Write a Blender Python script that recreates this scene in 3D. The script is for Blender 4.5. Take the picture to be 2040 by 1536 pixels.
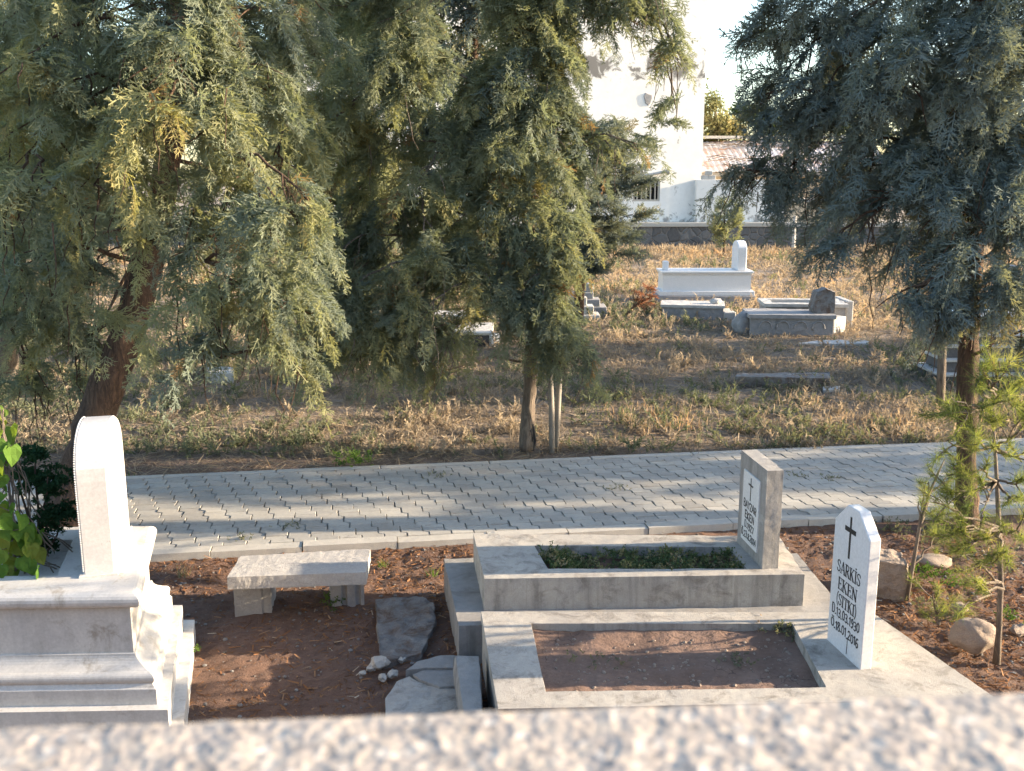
import bpy, bmesh, math, random
import numpy as np
from mathutils import Vector, noise as mnoise
rng = np.random.default_rng(7); random.seed(7)
D = bpy.data
S = bpy.context.scene
for o in list(D.objects): D.objects.remove(o)
PI = math.pi

# ------------------------------------------------------------------ camera
CAMH, PITCH, FPX = 2.9, math.atan(424/2000), 2000.0
cam = D.cameras.new('camera'); camo = D.objects.new('camera', cam); S.collection.objects.link(camo)
camo.location = (0, 0, CAMH); camo.rotation_euler = (PI/2-PITCH, 0, 0)
cam.sensor_width = 36; cam.lens = 36*FPX/2040; cam.clip_start = .05; cam.clip_end = 600
cam.dof.use_dof = True; cam.dof.focus_distance = 7.5; cam.dof.aperture_fstop = 7.5
S.camera = camo
# ------------------------------------------------------------------ sky + sun
EL, AZ = math.radians(14.0), math.radians(3.0)       # azimuth from +X, towards the camera
sdir = Vector((math.cos(EL)*math.cos(AZ), math.cos(EL)*math.sin(AZ), math.sin(EL)))
w = D.worlds.new("World"); S.world = w; w.use_nodes = True
nt = w.node_tree; bg = nt.nodes['Background']
sky = nt.nodes.new('ShaderNodeTexSky'); sky.sky_type = 'NISHITA'; sky.sun_disc = False
sky.sun_elevation = EL; sky.sun_rotation = math.radians(87); sky.air_density = 1.0; sky.dust_density = 1.0; sky.ozone_density = 1.3
nt.links.new(sky.outputs[0], bg.inputs[0]); bg.inputs[1].default_value = .135
sl = D.lights.new('sun', 'SUN'); sl.energy = 5.0; sl.angle = math.radians(.55); sl.color = (1, .80, .55)
so = D.objects.new('sun', sl); S.collection.objects.link(so)
so.rotation_euler = (-sdir).to_track_quat('-Z', 'Y').to_euler(); so.location = (20, 0, 20)
S.view_settings.view_transform = 'Standard'; S.view_settings.look = 'None'
S.view_settings.exposure = 2.0; S.view_settings.gamma = 1
S.cycles.max_bounces = 6; S.cycles.diffuse_bounces = 2; S.cycles.transmission_bounces = 4; S.cycles.transparent_max_bounces = 4
S.cycles.glossy_bounces = 1
S.cycles.use_denoising = True; S.cycles.caustics_reflective = False; S.cycles.caustics_refractive = False

# ------------------------------------------------------------------ projecting photo pixels to places
cp, sp = math.cos(PITCH), math.sin(PITCH)
def ray(u, v):
    a = (u-1020)/FPX; b = -(v-768)/FPX
    return a, cp+b*sp, -sp+b*cp
def G(u, v, h=0.0):
    d = ray(u, v); t = (h-CAMH)/d[2]
    return np.array((d[0]*t, d[1]*t, h))
def Y(u, v, y):
    d = ray(u, v); t = y/d[1]
    return np.array((d[0]*t, y, CAMH+d[2]*t))
def Zat(v, y): return float(Y(1020, v, y)[2])

# ------------------------------------------------------------------ materials
def nodes(name):
    m = D.materials.new(name); m.use_nodes = True
    t = m.node_tree; return m, t, t.nodes['Principled BSDF']
def N(t, kind, **kw):
    n = t.nodes.new(kind)
    for k, v in kw.items(): setattr(n, k, v)
    return n
def noise_node(t, co, scale, detail=5, rough=.6, dist=0):
    n = N(t, 'ShaderNodeTexNoise'); n.inputs['Scale'].default_value = scale; n.inputs['Detail'].default_value = detail
    n.inputs['Roughness'].default_value = rough; n.inputs['Distortion'].default_value = dist
    t.links.new(co, n.inputs['Vector']); return n.outputs['Fac']
def ramp(t, fac, stops):
    r = N(t, 'ShaderNodeValToRGB'); e = r.color_ramp.elements
    while len(e) < len(stops): e.new(.5)
    for i, (p, c) in enumerate(stops):
        e[i].position = p; e[i].color = (*c, 1) if len(c) == 3 else c
    t.links.new(fac, r.inputs[0]); return r.outputs[0]
def g3(v): return (v, v, v)
def mix(t, fac, a, b, mode='MIX'):
    m = N(t, 'ShaderNodeMix', data_type='RGBA', blend_type=mode)
    for i, x in ((0, fac), (6, a), (7, b)):
        if hasattr(x, 'is_linked') or hasattr(x, 'links'): t.links.new(x, m.inputs[i])
        elif i == 0: m.inputs[i].default_value = x
        else: m.inputs[i].default_value = (*x, 1)
    return m.outputs[2]
def bump(t, h, bs, strength, dist):
    b = N(t, 'ShaderNodeBump'); b.inputs['Strength'].default_value = strength; b.inputs['Distance'].default_value = dist
    t.links.new(h, b.inputs['Height']); t.links.new(b.outputs[0], bs.inputs['Normal'])
def coords(t): return N(t, 'ShaderNodeTexCoord').outputs['Object']
def stone(name, light, dark, stain=None, s1=3, s2=25, s3=180, lo=.35, hi=.65, stain_at=(.55, .7), rough=.85, bs=.5, bd=.006, stainscale=None, drip=0):
    m, t, b = nodes(name); co = coords(t)
    a = noise_node(t, co, s1, 6, .65); f = noise_node(t, co, s2, 6, .7)
    c = mix(t, .5, ramp(t, a, [(lo, dark), (hi, light)]), ramp(t, f, [(.3, dark), (.7, light)]))
    if stain is not None:
        st = noise_node(t, co, stainscale or s1*1.7, 8, .72, .6)
        c = mix(t, ramp(t, st, [(stain_at[0], g3(0)), (stain_at[1], g3(1))]), c, stain)
    h = noise_node(t, co, s3, 4, .7)
    if drip:
        mp = N(t, 'ShaderNodeMapping'); mp.inputs['Scale'].default_value = (1, 1, .07); t.links.new(co, mp.inputs[0])
        dn = noise_node(t, mp.outputs[0], 16, 5, .65); ge = N(t, 'ShaderNodeNewGeometry'); sx = N(t, 'ShaderNodeSeparateXYZ'); t.links.new(ge.outputs['Normal'], sx.inputs[0])
        ab = N(t, 'ShaderNodeMath', operation='ABSOLUTE'); t.links.new(sx.outputs[2], ab.inputs[0])
        side = ramp(t, ab.outputs[0], [(.3, g3(drip)), (.7, g3(0))])
        c = mix(t, mix(t, 1.0, side, ramp(t, dn, [(.46, g3(0)), (.64, g3(1))]), 'MULTIPLY'), c, tuple(x*.42 for x in dark))
    c = mix(t, .35, c, ramp(t, h, [(.3, g3(.45)), (.7, g3(1))]), 'MULTIPLY')
    t.links.new(c, b.inputs['Base Color']); b.inputs['Roughness'].default_value = rough
    hh = N(t, 'ShaderNodeMath', operation='ADD'); t.links.new(f, hh.inputs[0]); t.links.new(h, hh.inputs[1])
    bump(t, hh.outputs[0], b, bs, bd); return m
def leafmat(name, stops, trans=.42, tcol=(1.15, 1.2, .6), attr=True):
    m = D.materials.new(name); m.use_nodes = True; t = m.node_tree; t.nodes.remove(t.nodes['Principled BSDF'])
    out = t.nodes['Material Output']
    at = N(t, 'ShaderNodeAttribute', attribute_name='tint')
    c = ramp(t, at.outputs['Fac'], stops)
    d = N(t, 'ShaderNodeBsdfDiffuse'); tr = N(t, 'ShaderNodeBsdfTranslucent'); ms = N(t, 'ShaderNodeMixShader')
    t.links.new(c, d.inputs[0]); t.links.new(mix(t, 1.0, c, tcol, 'MULTIPLY'), tr.inputs[0])
    ms.inputs[0].default_value = trans
    t.links.new(d.outputs[0], ms.inputs[1]); t.links.new(tr.outputs[0], ms.inputs[2]); t.links.new(ms.outputs[0], out.inputs[0])
    return m
def plain(name, col, rough=.7):
    m, t, b = nodes(name); b.inputs['Base Color'].default_value = (*col, 1); b.inputs['Roughness'].default_value = rough; return m

MT = {}
MT['marble'] = stone('marble', (.62, .60, .575), (.48, .47, .465), (.36, .325, .285), 3, 14, 60, stain_at=(.54, .66), drip=.16, rough=.45, bs=.12, bd=.003, stainscale=5)
MT['marble_spot'] = stone('marble_spotted', (.62, .605, .60), (.49, .48, .49), (.26, .25, .25), 4, 18, 70, stain_at=(.64, .72), rough=.45, bs=.12, bd=.003, stainscale=16)
MT['white'] = stone('white_marble', (.78, .78, .79), (.70, .71, .73), None, 2, 10, 60, rough=.35, bs=.06, bd=.002)
MT['concrete'] = stone('concrete', (.35, .335, .315), (.23, .22, .215), (.20, .18, .16), 3, 22, 160, stain_at=(.52, .7), bs=.6, bd=.005, drip=.42)
MT['concrete_top'] = stone('weathered_concrete', (.50, .465, .415), (.33, .305, .28), (.18, .16, .14), 3, 22, 160, stain_at=(.50, .70), bs=.6, bd=.005, stainscale=7, drip=.42)
MT['concrete_front'] = stone('stained_concrete', (.44, .415, .385), (.28, .265, .255), (.5, .47, .43), 4, 14, 120, stain_at=(.56, .7), bs=.5, bd=.004, drip=.42)
MT['bench'] = stone('aggregate_concrete', (.50, .475, .455), (.33, .315, .31), (.2, .18, .18), 5, 60, 230, stain_at=(.66, .75), bs=.9, bd=.008)
MT['slab'] = stone('old_slab_concrete', (.30, .29, .28), (.15, .145, .145), (.13, .085, .062), 4, 20, 130, stain_at=(.44, .62), bs=.9, bd=.012, stainscale=6)
MT['oldstone'] = stone('old_tomb_stone', (.36, .35, .35), (.22, .22, .23), (.12, .12, .12), 3, 12, 60, stain_at=(.58, .72), bs=.6, bd=.01)
MT['lightstone'] = stone('pale_tomb_stone', (.55, .53, .50), (.40, .39, .38), (.2, .19, .18), 3, 12, 60, stain_at=(.6, .72), bs=.5, bd=.01)
MT['basalt'] = stone('dark_stone', (.14, .135, .14), (.07, .07, .075), (.3, .29, .28), 4, 18, 80, stain_at=(.66, .72), bs=.6, bd=.01)
MT['rock'] = stone('brown_rock', (.40, .32, .26), (.26, .2, .16), (.18, .16, .15), 8, 40, 160, stain_at=(.6, .7), bs=.8, bd=.01)
MT['plaster'] = stone('white_plaster', (.80, .78, .75), (.72, .70, .67), (.42, .40, .38), .5, 4, 30, stain_at=(.62, .70), bs=.3, bd=.02, stainscale=.9)
def plaster_mat():
    m, t, b = nodes('stained_plaster'); co = coords(t); sep = N(t, 'ShaderNodeSeparateXYZ'); t.links.new(co, sep.inputs[0])
    c = mix(t, .5, ramp(t, noise_node(t, co, .5, 6, .65), [(.35, (.70, .68, .65)), (.65, (.82, .80, .77))]), ramp(t, noise_node(t, co, 4, 6, .7), [(.3, (.72, .70, .67)), (.7, (.83, .81, .78))]))
    band = N(t, 'ShaderNodeMapRange'); band.interpolation_type = 'SMOOTHSTEP'; ab = N(t, 'ShaderNodeMath', operation='ABSOLUTE'); su = N(t, 'ShaderNodeMath', operation='SUBTRACT'); su.inputs[1].default_value = 5.75
    t.links.new(sep.outputs[2], su.inputs[0]); t.links.new(su.outputs[0], ab.inputs[0]); t.links.new(ab.outputs[0], band.inputs[0])
    band.inputs[1].default_value = .15; band.inputs[2].default_value = .75; band.inputs[3].default_value = .17; band.inputs[4].default_value = 0
    n = noise_node(t, co, 1.6, 9, .7, .6); ad = N(t, 'ShaderNodeMath', operation='ADD'); t.links.new(n, ad.inputs[0]); t.links.new(band.outputs[0], ad.inputs[1])
    c = mix(t, ramp(t, ad.outputs[0], [(.63, g3(0)), (.71, g3(.9))]), c, (.13, .12, .11))
    foot = N(t, 'ShaderNodeMapRange'); t.links.new(sep.outputs[2], foot.inputs[0]); foot.inputs[1].default_value = 0; foot.inputs[2].default_value = .8; foot.inputs[3].default_value = .16; foot.inputs[4].default_value = 0
    ad = N(t, 'ShaderNodeMath', operation='ADD'); t.links.new(noise_node(t, co, 2.6, 8, .7, .5), ad.inputs[0]); t.links.new(foot.outputs[0], ad.inputs[1])
    c = mix(t, ramp(t, ad.outputs[0], [(.63, g3(0)), (.72, g3(.8))]), c, (.2, .185, .17))
    t.links.new(c, b.inputs['Base Color']); b.inputs['Roughness'].default_value = .9; bump(t, n, b, .3, .02); return m
MT['plaster'] = plaster_mat()
MT['tin'] = stone('tin_roof', (.46, .46, .5), (.34, .34, .38), (.36, .2, .12), .7, 4, 20, stain_at=(.5, .62), rough=.5, bs=.2, bd=.02)
def bark_mat(name, cols, bd):
    m, t, b = nodes(name); mp = N(t, 'ShaderNodeMapping'); mp.inputs['Scale'].default_value = (1, 1, .16); t.links.new(coords(t), mp.inputs[0]); co = mp.outputs[0]
    n = noise_node(t, co, 34, 6, .7, 1.2); n2 = noise_node(t, co, 7, 5, .6)
    c = mix(t, .35, ramp(t, n, [(.36, cols[0]), (.5, cols[1]), (.68, cols[2])]), ramp(t, n2, [(.3, cols[0]), (.7, cols[2])]))
    t.links.new(c, b.inputs['Base Color']); b.inputs['Roughness'].default_value = .95; bump(t, n, b, 1, bd); return m
MT['bark'] = bark_mat('bark', [(.022, .015, .012), (.085, .052, .036), (.20, .12, .075)], .05)
MT['bark_pale'] = bark_mat('pale_bark', [(.05, .04, .034), (.16, .125, .10), (.29, .235, .185)], .025)
MT['stake'] = stone('grey_wood', (.34, .31, .27), (.22, .2, .18), (.12, .1, .09), 5, 30, 100, stain_at=(.62, .72), bs=.6, bd=.006)
MT['black'] = plain('black_paint', (.018, .017, .018), .6)
MT['dark'] = plain('dark_interior', (.012, .011, .01), .9)
MT['rust'] = plain('painted_iron', (.42, .38, .33), .6)
MT['plaque'] = stone('plaque_marble', (.80, .79, .78), (.72, .72, .72), (.5, .5, .5), 6, 20, 80, stain_at=(.64, .72), rough=.5, bs=.1, bd=.002)
def tint(name, a, b): return leafmat(name, [(0, a), (.5, tuple((x+y)/2 for x, y in zip(a, b))), (1, b)])
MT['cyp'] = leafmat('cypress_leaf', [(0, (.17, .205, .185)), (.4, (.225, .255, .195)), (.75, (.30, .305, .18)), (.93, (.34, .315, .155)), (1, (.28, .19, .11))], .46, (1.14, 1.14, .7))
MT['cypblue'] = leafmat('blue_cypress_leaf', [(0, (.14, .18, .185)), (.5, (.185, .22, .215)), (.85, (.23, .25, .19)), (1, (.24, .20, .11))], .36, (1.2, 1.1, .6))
MT['vine'] = leafmat('vine_leaf', [(0, (.06, .13, .03)), (.5, (.12, .20, .045)), (1, (.24, .25, .06))], .4, (1.3, 1.3, .4))
MT['darkleaf'] = leafmat('dark_bush_leaf', [(0, (.02, .055, .03)), (1, (.045, .085, .04))], .25, (1, 1.1, .5))
MT['pine'] = leafmat('pine_needle', [(0, (.11, .155, .06)), (.6, (.20, .235, .09)), (.9, (.28, .275, .12)), (1, (.32, .18, .09))], .44, (1.25, 1.2, .6))
MT['drygrass'] = leafmat('dry_grass', [(0, (.22, .19, .155)), (.4, (.32, .27, .21)), (.75, (.43, .35, .25)), (1, (.48, .33, .19))], .38, (1.1, 1, .85))
MT['weed'] = leafmat('weed_leaf', [(0, (.11, .13, .095)), (.5, (.18, .19, .13)), (1, (.25, .24, .13))], .35, (1.2, 1.15, .7))
MT['greenweed'] = leafmat('green_weed', [(0, (.07, .13, .045)), (1, (.17, .25, .07))], .35, (1.2, 1.2, .5))
MT['weed_bed'] = leafmat('creeping_weed_leaf', [(0, (.07, .11, .055)), (.5, (.12, .165, .08)), (.75, (.24, .235, .12)), (1, (.40, .33, .21))], .3, (1.2, 1.1, .6))
MT['orange'] = leafmat('dead_needle', [(0, (.26, .13, .08)), (1, (.38, .21, .14))], .35, (1.2, 1, .7))
MT['litter'] = leafmat('needle_litter', [(0, (.12, .06, .035)), (.5, (.24, .12, .06)), (.9, (.36, .22, .13)), (1, (.5, .42, .32))], .15, (1, 1, 1))
MT['deci'] = leafmat('autumn_leaf', [(0, (.16, .18, .10)), (1, (.36, .29, .15))], .4, (1.1, 1.05, .7))
MT['decig'] = leafmat('green_leaf', [(0, (.06, .10, .05)), (1, (.14, .17, .07))], .4, (1.2, 1.1, .5))
def soil_mat():
    m, t, b = nodes('soil'); co = coords(t)
    sep = N(t, 'ShaderNodeSeparateXYZ'); t.links.new(co, sep.inputs[0])
    n1 = noise_node(t, co, 1.6, 7, .65); n2 = noise_node(t, co, 14, 6, .7); n3 = noise_node(t, co, 90, 4, .7)
    near = mix(t, .5, ramp(t, n1, [(.3, (.105, .058, .043)), (.7, (.225, .128, .09))]), ramp(t, n2, [(.3, (.10, .057, .043)), (.7, (.25, .148, .105))]))
    far = mix(t, .5, ramp(t, n1, [(.35, (.18, .14, .115)), (.65, (.36, .285, .22))]), ramp(t, n2, [(.3, (.13, .10, .085)), (.7, (.39, .31, .235))]))
    mr = N(t, 'ShaderNodeMapRange'); mr.inputs[1].default_value = 9.2; mr.inputs[2].default_value = 10.4; t.links.new(sep.outputs[1], mr.inputs[0])
    c = mix(t, mr.outputs[0], near, far)
    c = mix(t, .5, c, ramp(t, n3, [(.3, g3(.45)), (.75, g3(1.0))]), 'MULTIPLY')
    t.links.new(c, b.inputs['Base Color']); b.inputs['Roughness'].default_value = .95
    a = N(t, 'ShaderNodeMath', operation='ADD'); t.links.new(n2, a.inputs[0]); t.links.new(n3, a.inputs[1])
    bump(t, a.outputs[0], b, .9, .02); return m
MT['soil'] = soil_mat()
def cracked_mat():
    m, t, b = nodes('cracked_soil'); co = coords(t)
    n1 = noise_node(t, co, 3, 6, .6); n2 = noise_node(t, co, 40, 5, .7)
    c = mix(t, .4, ramp(t, n1, [(.35, (.13, .075, .052)), (.62, (.25, .165, .13))]), ramp(t, n2, [(.3, (.10, .06, .045)), (.7, (.24, .15, .11))]))
    v = N(t, 'ShaderNodeTexVoronoi', feature='DISTANCE_TO_EDGE'); v.inputs['Scale'].default_value = 17
    nv = N(t, 'ShaderNodeTexNoise'); nv.inputs['Scale'].default_value = 9; t.links.new(co, nv.inputs['Vector'])
    t.links.new(mix(t, .12, co, nv.outputs['Color']), v.inputs['Vector'])
    crack = ramp(t, v.outputs['Distance'], [(.0, g3(.35)), (.04, g3(1))])
    patch = ramp(t, noise_node(t, co, 2.2, 3), [(.48, g3(0)), (.56, g3(1))])
    c = mix(t, patch, c, mix(t, 1.0, c, crack, 'MULTIPLY'))
    t.links.new(c, b.inputs['Base Color']); b.inputs['Roughness'].default_value = .95
    bump(t, n2, b, .8, .01); return m
MT['cracked'] = cracked_mat()
def paver_mat():
    m, t, b = nodes('paving_block'); co = coords(t)
    at = N(t, 'ShaderNodeAttribute', attribute_name='tint')
    n1 = noise_node(t, co, 1.2, 5, .6); n2 = noise_node(t, co, 30, 6, .7); n3 = noise_node(t, co, 200, 3, .7)
    c = mix(t, .45, ramp(t, at.outputs['Fac'], [(0, (.29, .275, .255)), (1, (.46, .44, .405))]), ramp(t, n1, [(.3, (.29, .275, .255)), (.7, (.46, .44, .405))]))
    c = mix(t, .6, c, ramp(t, n2, [(.3, g3(.72)), (.7, g3(1.05))]), 'MULTIPLY')
    c = mix(t, .5, c, ramp(t, n3, [(.3, g3(.7)), (.7, g3(1.05))]), 'MULTIPLY')
    st = noise_node(t, co, 2.3, 8, .72, .5); c = mix(t, ramp(t, st, [(.56, g3(0)), (.70, g3(.55))]), c, (.20, .165, .13))
    st = noise_node(t, co, 9, 7, .75, .8); c = mix(t, ramp(t, st, [(.60, g3(0)), (.68, g3(.6))]), c, (.17, .15, .13))
    t.links.new(c, b.inputs['Base Color']); b.inputs['Roughness'].default_value = .85
    a = N(t, 'ShaderNodeMath', operation='ADD'); t.links.new(n2, a.inputs[0]); t.links.new(n3, a.inputs[1])
    bump(t, a.outputs[0], b, .4, .004); return m
MT['paver'] = paver_mat()
MT['kerb'] = stone('kerb_concrete', (.50, .47, .43), (.38, .36, .33), (.26, .23, .2), 3, 20, 150, stain_at=(.6, .74), bs=.6, bd=.006)
def rubble_mat():
    m, t, b = nodes('basalt_masonry'); co = coords(t)
    v = N(t, 'ShaderNodeTexVoronoi', feature='DISTANCE_TO_EDGE'); v.inputs['Scale'].default_value = 3.3
    nv = N(t, 'ShaderNodeTexNoise'); nv.inputs['Scale'].default_value = 2.5; t.links.new(co, nv.inputs['Vector'])
    wv = mix(t, .16, co, nv.outputs['Color']); t.links.new(wv, v.inputs['Vector'])
    v2 = N(t, 'ShaderNodeTexVoronoi'); v2.inputs['Scale'].default_value = 3.3; t.links.new(wv, v2.inputs['Vector'])
    n2 = noise_node(t, co, 12, 5, .7)
    st = mix(t, .5, ramp(t, v2.outputs['Color'], [(.2, (.055, .055, .06)), (.8, (.16, .155, .155))]), ramp(t, n2, [(.3, (.06, .06, .062)), (.7, (.15, .145, .145))]))
    c = mix(t, ramp(t, v.outputs['Distance'], [(.012, g3(1)), (.04, g3(0))]), st, (.17, .165, .16))
    t.links.new(c, b.inputs['Base Color']); b.inputs['Roughness'].default_value = .9
    bump(t, ramp(t, v.outputs['Distance'], [(0, g3(0)), (.12, g3(1))]), b, .8, .05); return m
MT['rubble'] = rubble_mat()
def ledge_mat():
    m, t, b = nodes('coarse_concrete'); co = coords(t)
    v = N(t, 'ShaderNodeTexVoronoi'); v.inputs['Scale'].default_value = 160; t.links.new(co, v.inputs['Vector'])
    n = noise_node(t, co, 60, 5, .7)
    c = mix(t, .35, ramp(t, v.outputs['Color'], [(.05, (.10, .092, .088)), (.35, (.32, .275, .245)), (.75, (.47, .385, .30)), (.93, (.62, .57, .51))]), ramp(t, n, [(.3, (.26, .24, .23)), (.7, (.50, .435, .375))]))
    t.links.new(c, b.inputs['Base Color']); b.inputs['Roughness'].default_value = .8
    bump(t, v.outputs['Distance'], b, .5, .002); return m
MT['ledge'] = ledge_mat()

# ------------------------------------------------------------------ mesh helpers
class MB:
    def __init__(s): s.v = []; s.f = []
    def add(s, vs, fs):
        b = len(s.v); s.v += [tuple(map(float, p)) for p in vs]; s.f += [tuple(b+i for i in f) for f in fs]; return s
    def prism(s, poly, z0, z1, poly2=None):
        n = len(poly); p2 = poly2 or poly
        vs = [(p[0], p[1], z0) for p in poly]+[(p[0], p[1], z1) for p in p2]
        fs = [tuple(range(n-1, -1, -1)), tuple(range(n, 2*n))]+[(i, (i+1) % n, n+(i+1) % n, n+i) for i in range(n)]
        return s.add(vs, fs)
    def box(s, x0, x1, y0, y1, z0, z1): return s.prism([(x0, y0), (x1, y0), (x1, y1), (x0, y1)], z0, z1)
    def ring(s, o, i, z0, z1, zi=None):
        zi = z0 if zi is None else zi
        vs = [(p[0], p[1], z) for p, z in [(p, z0) for p in o]+[(p, z1) for p in o]+[(p, z1) for p in i]+[(p, zi) for p in i]]
        fs = []
        for k in range(4):
            j = (k+1) % 4
            fs += [(k, j, 4+j, 4+k), (4+k, 4+j, 8+j, 8+k), (8+k, 8+j, 12+j, 12+k)]
        fs += [(3, 2, 1, 0), (12, 13, 14, 15)]
        return s.add(vs, fs)
    def loft(s, loops):
        n = len(loops[0]); vs = [p for l in loops for p in l]; fs = [tuple(range(n-1, -1, -1)), tuple(range(len(vs)-n, len(vs)))]
        for a in range(len(loops)-1):
            for i in range(n):
                j = (i+1) % n; fs.append((a*n+i, a*n+j, a*n+n+j, a*n+n+i))
        return s.add(vs, fs)
    def tube(s, pts, rad, n=7, wob=0):
        pts = [Vector(p) for p in pts]; loops = []; a = None
        for i, p in enumerate(pts):
            d = (pts[min(i+1, len(pts)-1)]-pts[max(i-1, 0)]).normalized()
            a = d.orthogonal().normalized() if a is None else (a-d*a.dot(d)).normalized()
            b = d.cross(a); r = rad[i] if hasattr(rad, '__len__') else rad
            loops.append([p+(a*math.cos(k*2*PI/n)+b*math.sin(k*2*PI/n))*r*(1+wob*random.uniform(-1, 1)) for k in range(n)])
        return s.loft(loops)
def clean(name): return name
def link(o, parent=None):
    S.collection.objects.link(o)
    if parent is not None: o.parent = parent
    return o
def tag(o, label=None, cat=None, group=None, kind=None):
    for k, v in (('label', label), ('category', cat), ('group', group), ('kind', kind)):
        if v: o[k] = v
    return o
def thing(name, label, cat, loc, group=None):
    o = D.objects.new(name, None); o.location = loc; o.empty_display_size = .1; link(o); return tag(o, label, cat, group)
def obj(name, mb, mat, parent=None, smooth=False, bevel=0, rough=None, seg=2, origin=None):
    """rough = (subdivision levels, displacement, texture size)"""
    me = D.meshes.new(name)
    off = Vector(parent.location) if parent is not None else Vector(origin if origin is not None else (0, 0, 0))
    if parent is not None and parent.parent is not None: off = off+Vector(parent.parent.location)
    me.from_pydata([Vector(p)-off for p in mb.v], [], mb.f); me.validate()
    bm = bmesh.new(); bm.from_mesh(me); bmesh.ops.recalc_face_normals(bm, faces=bm.faces)
    if rough:
        co = np.array([v.co for v in bm.verts]); lo, hi = co.min(0), co.max(0); cell = max((hi-lo).max()/34, .022)
        for ax in range(3):
            nv = Vector((0, 0, 0)); nv[ax] = 1
            for k in range(1, int((hi[ax]-lo[ax])/cell)):
                pc = Vector((0, 0, 0)); pc[ax] = lo[ax]+(hi[ax]-lo[ax])*k/int((hi[ax]-lo[ax])/cell)+.00037
                bmesh.ops.bisect_plane(bm, geom=bm.verts[:]+bm.edges[:]+bm.faces[:], plane_co=pc, plane_no=nv, dist=1e-5)
    bm.to_mesh(me); bm.free()
    me.materials.append(mat)
    o = D.objects.new(name, me); link(o, parent)
    if parent is None: o.location = off
    if bevel:
        b = o.modifiers.new('bevel', 'BEVEL'); b.width = bevel; b.segments = seg; b.limit_method = 'ANGLE'; b.angle_limit = math.radians(35)
    if rough:
        r = o.modifiers.new('sub', 'SUBSURF'); r.subdivision_type = 'SIMPLE'; r.levels = r.render_levels = 1
        tx = D.textures.new(name, 'CLOUDS'); tx.noise_scale = rough[2]; tx.noise_depth = 4
        d = o.modifiers.new('wear', 'DISPLACE'); d.texture = tx; d.strength = rough[1]; d.mid_level = .5; d.texture_coords = 'GLOBAL'
    if smooth:
        me.polygons.foreach_set('use_smooth', [True]*len(me.polygons))
    return o
def tri_mesh(name, verts, mat, tint_=None, parent=None, per=3, origin=(0, 0, 0), quads=False):
    """verts (n*per,3) numpy: a soup of triangles or quads"""
    verts = np.asarray(verts, dtype=np.float32).reshape(-1, 3)
    off = np.array(parent.location if parent is not None else origin, dtype=np.float32)
    n = len(verts); nf = n//per
    me = D.meshes.new(name); me.vertices.add(n); me.vertices.foreach_set('co', (verts-off).ravel())
    me.loops.add(n); me.loops.foreach_set('vertex_index', np.arange(n, dtype=np.int32))
    me.polygons.add(nf); me.polygons.foreach_set('loop_start', np.arange(0, n, per, dtype=np.int32))
    me.update(calc_edges=True)
    if tint_ is not None:
        a = me.attributes.new('tint', 'FLOAT', 'POINT'); a.data.foreach_set('value', np.asarray(tint_, dtype=np.float32).ravel())
    me.materials.append(mat); o = D.objects.new(name, me); link(o, parent)
    if parent is None: o.location = origin
    return o
def set_tint(o, values):
    a = o.data.attributes.new('tint', 'FLOAT', 'POINT'); a.data.foreach_set('value', np.asarray(values, dtype=np.float32))
def fnoise(x, y, sc, seed=0):
    r = np.random.default_rng(seed); out = np.zeros_like(x, dtype=float); amp = 1
    for k in range(4):
        f = sc*2**k
        for _ in range(3):
            a = r.uniform(0, 2*PI); p = r.uniform(0, 2*PI)
            out += amp*np.sin((x*math.cos(a)+y*math.sin(a))*f+p+1.7*np.sin((x*math.sin(a)-y*math.cos(a))*f*.6+p*2))
        amp *= .55
    return out/4.0
def norm(a): return a/np.maximum(np.linalg.norm(a, axis=-1, keepdims=True), 1e-9)

# ------------------------------------------------------------------ ground, path, kerbs
NE0, NE1 = G(300, 1106, .08), G(1587, 1043, .08)          # outer edge of the near kerb
FA0, FA1 = G(260, 950, .08), G(1880, 878, .08)            # outer edge of the far kerb
pdir = norm(((NE1-NE0)+(FA1-FA0))[:2]); pperp = np.array((-pdir[1], pdir[0]))
pa = NE0[:2]; pwidth = float(np.dot((FA0[:2]+FA1[:2])/2-pa, pperp)) ; pnear = float(np.dot((NE0[:2]+NE1[:2])/2-pa, pperp))
def P(a, b, z): q = pa+pdir*a+pperp*b; return (q[0], q[1], z)
def ground_z(x, y):
    b = (x-pa[0])*pperp[0]+(y-pa[1])*pperp[1]
    st = np.clip((b-.3)/.5, 0, 1); far = np.clip((b-pwidth)/1.0, 0, 1)
    near = np.clip((.1-b)/.3, 0, 1)
    z = .03*st+far*.02+.035*np.clip(1+b/.45, 0, 1)*(b < .02)
    z = z+near*(.016*fnoise(x, y, 5, 3)+.012*fnoise(x, y, 17, 4)+.011*fnoise(x, y, 45, 6)+.006*fnoise(x, y, 95, 16))+far*(.035*fnoise(x, y, .7, 5)+.02*fnoise(x, y, 5, 8))
    z = z-.02*near
    inside = (b > .05) & (b < pwidth-.05)
    return np.where(inside, -.03, z)
xs = np.unique(np.concatenate([np.linspace(-250, -14, 25), np.arange(-14, -4.5, .2), np.arange(-4.5, 5.5, .04), np.arange(5.5, 16, .2), np.linspace(16, 250, 25)]).round(4))
ys = np.unique(np.concatenate([np.linspace(-40, 3.6, 12), np.arange(3.6, 8.6, .04), np.arange(8.6, 24, .13), np.arange(24, 60, .8), np.linspace(60, 420, 20)]).round(4))
gx, gy = np.meshgrid(xs, ys); gz = ground_z(gx, gy)
nx, ny = len(xs), len(ys)
gm = D.meshes.new('ground'); gm.vertices.add(nx*ny); gm.vertices.foreach_set('co', np.stack([gx, gy, gz], -1).astype(np.float32).ravel())
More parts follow.
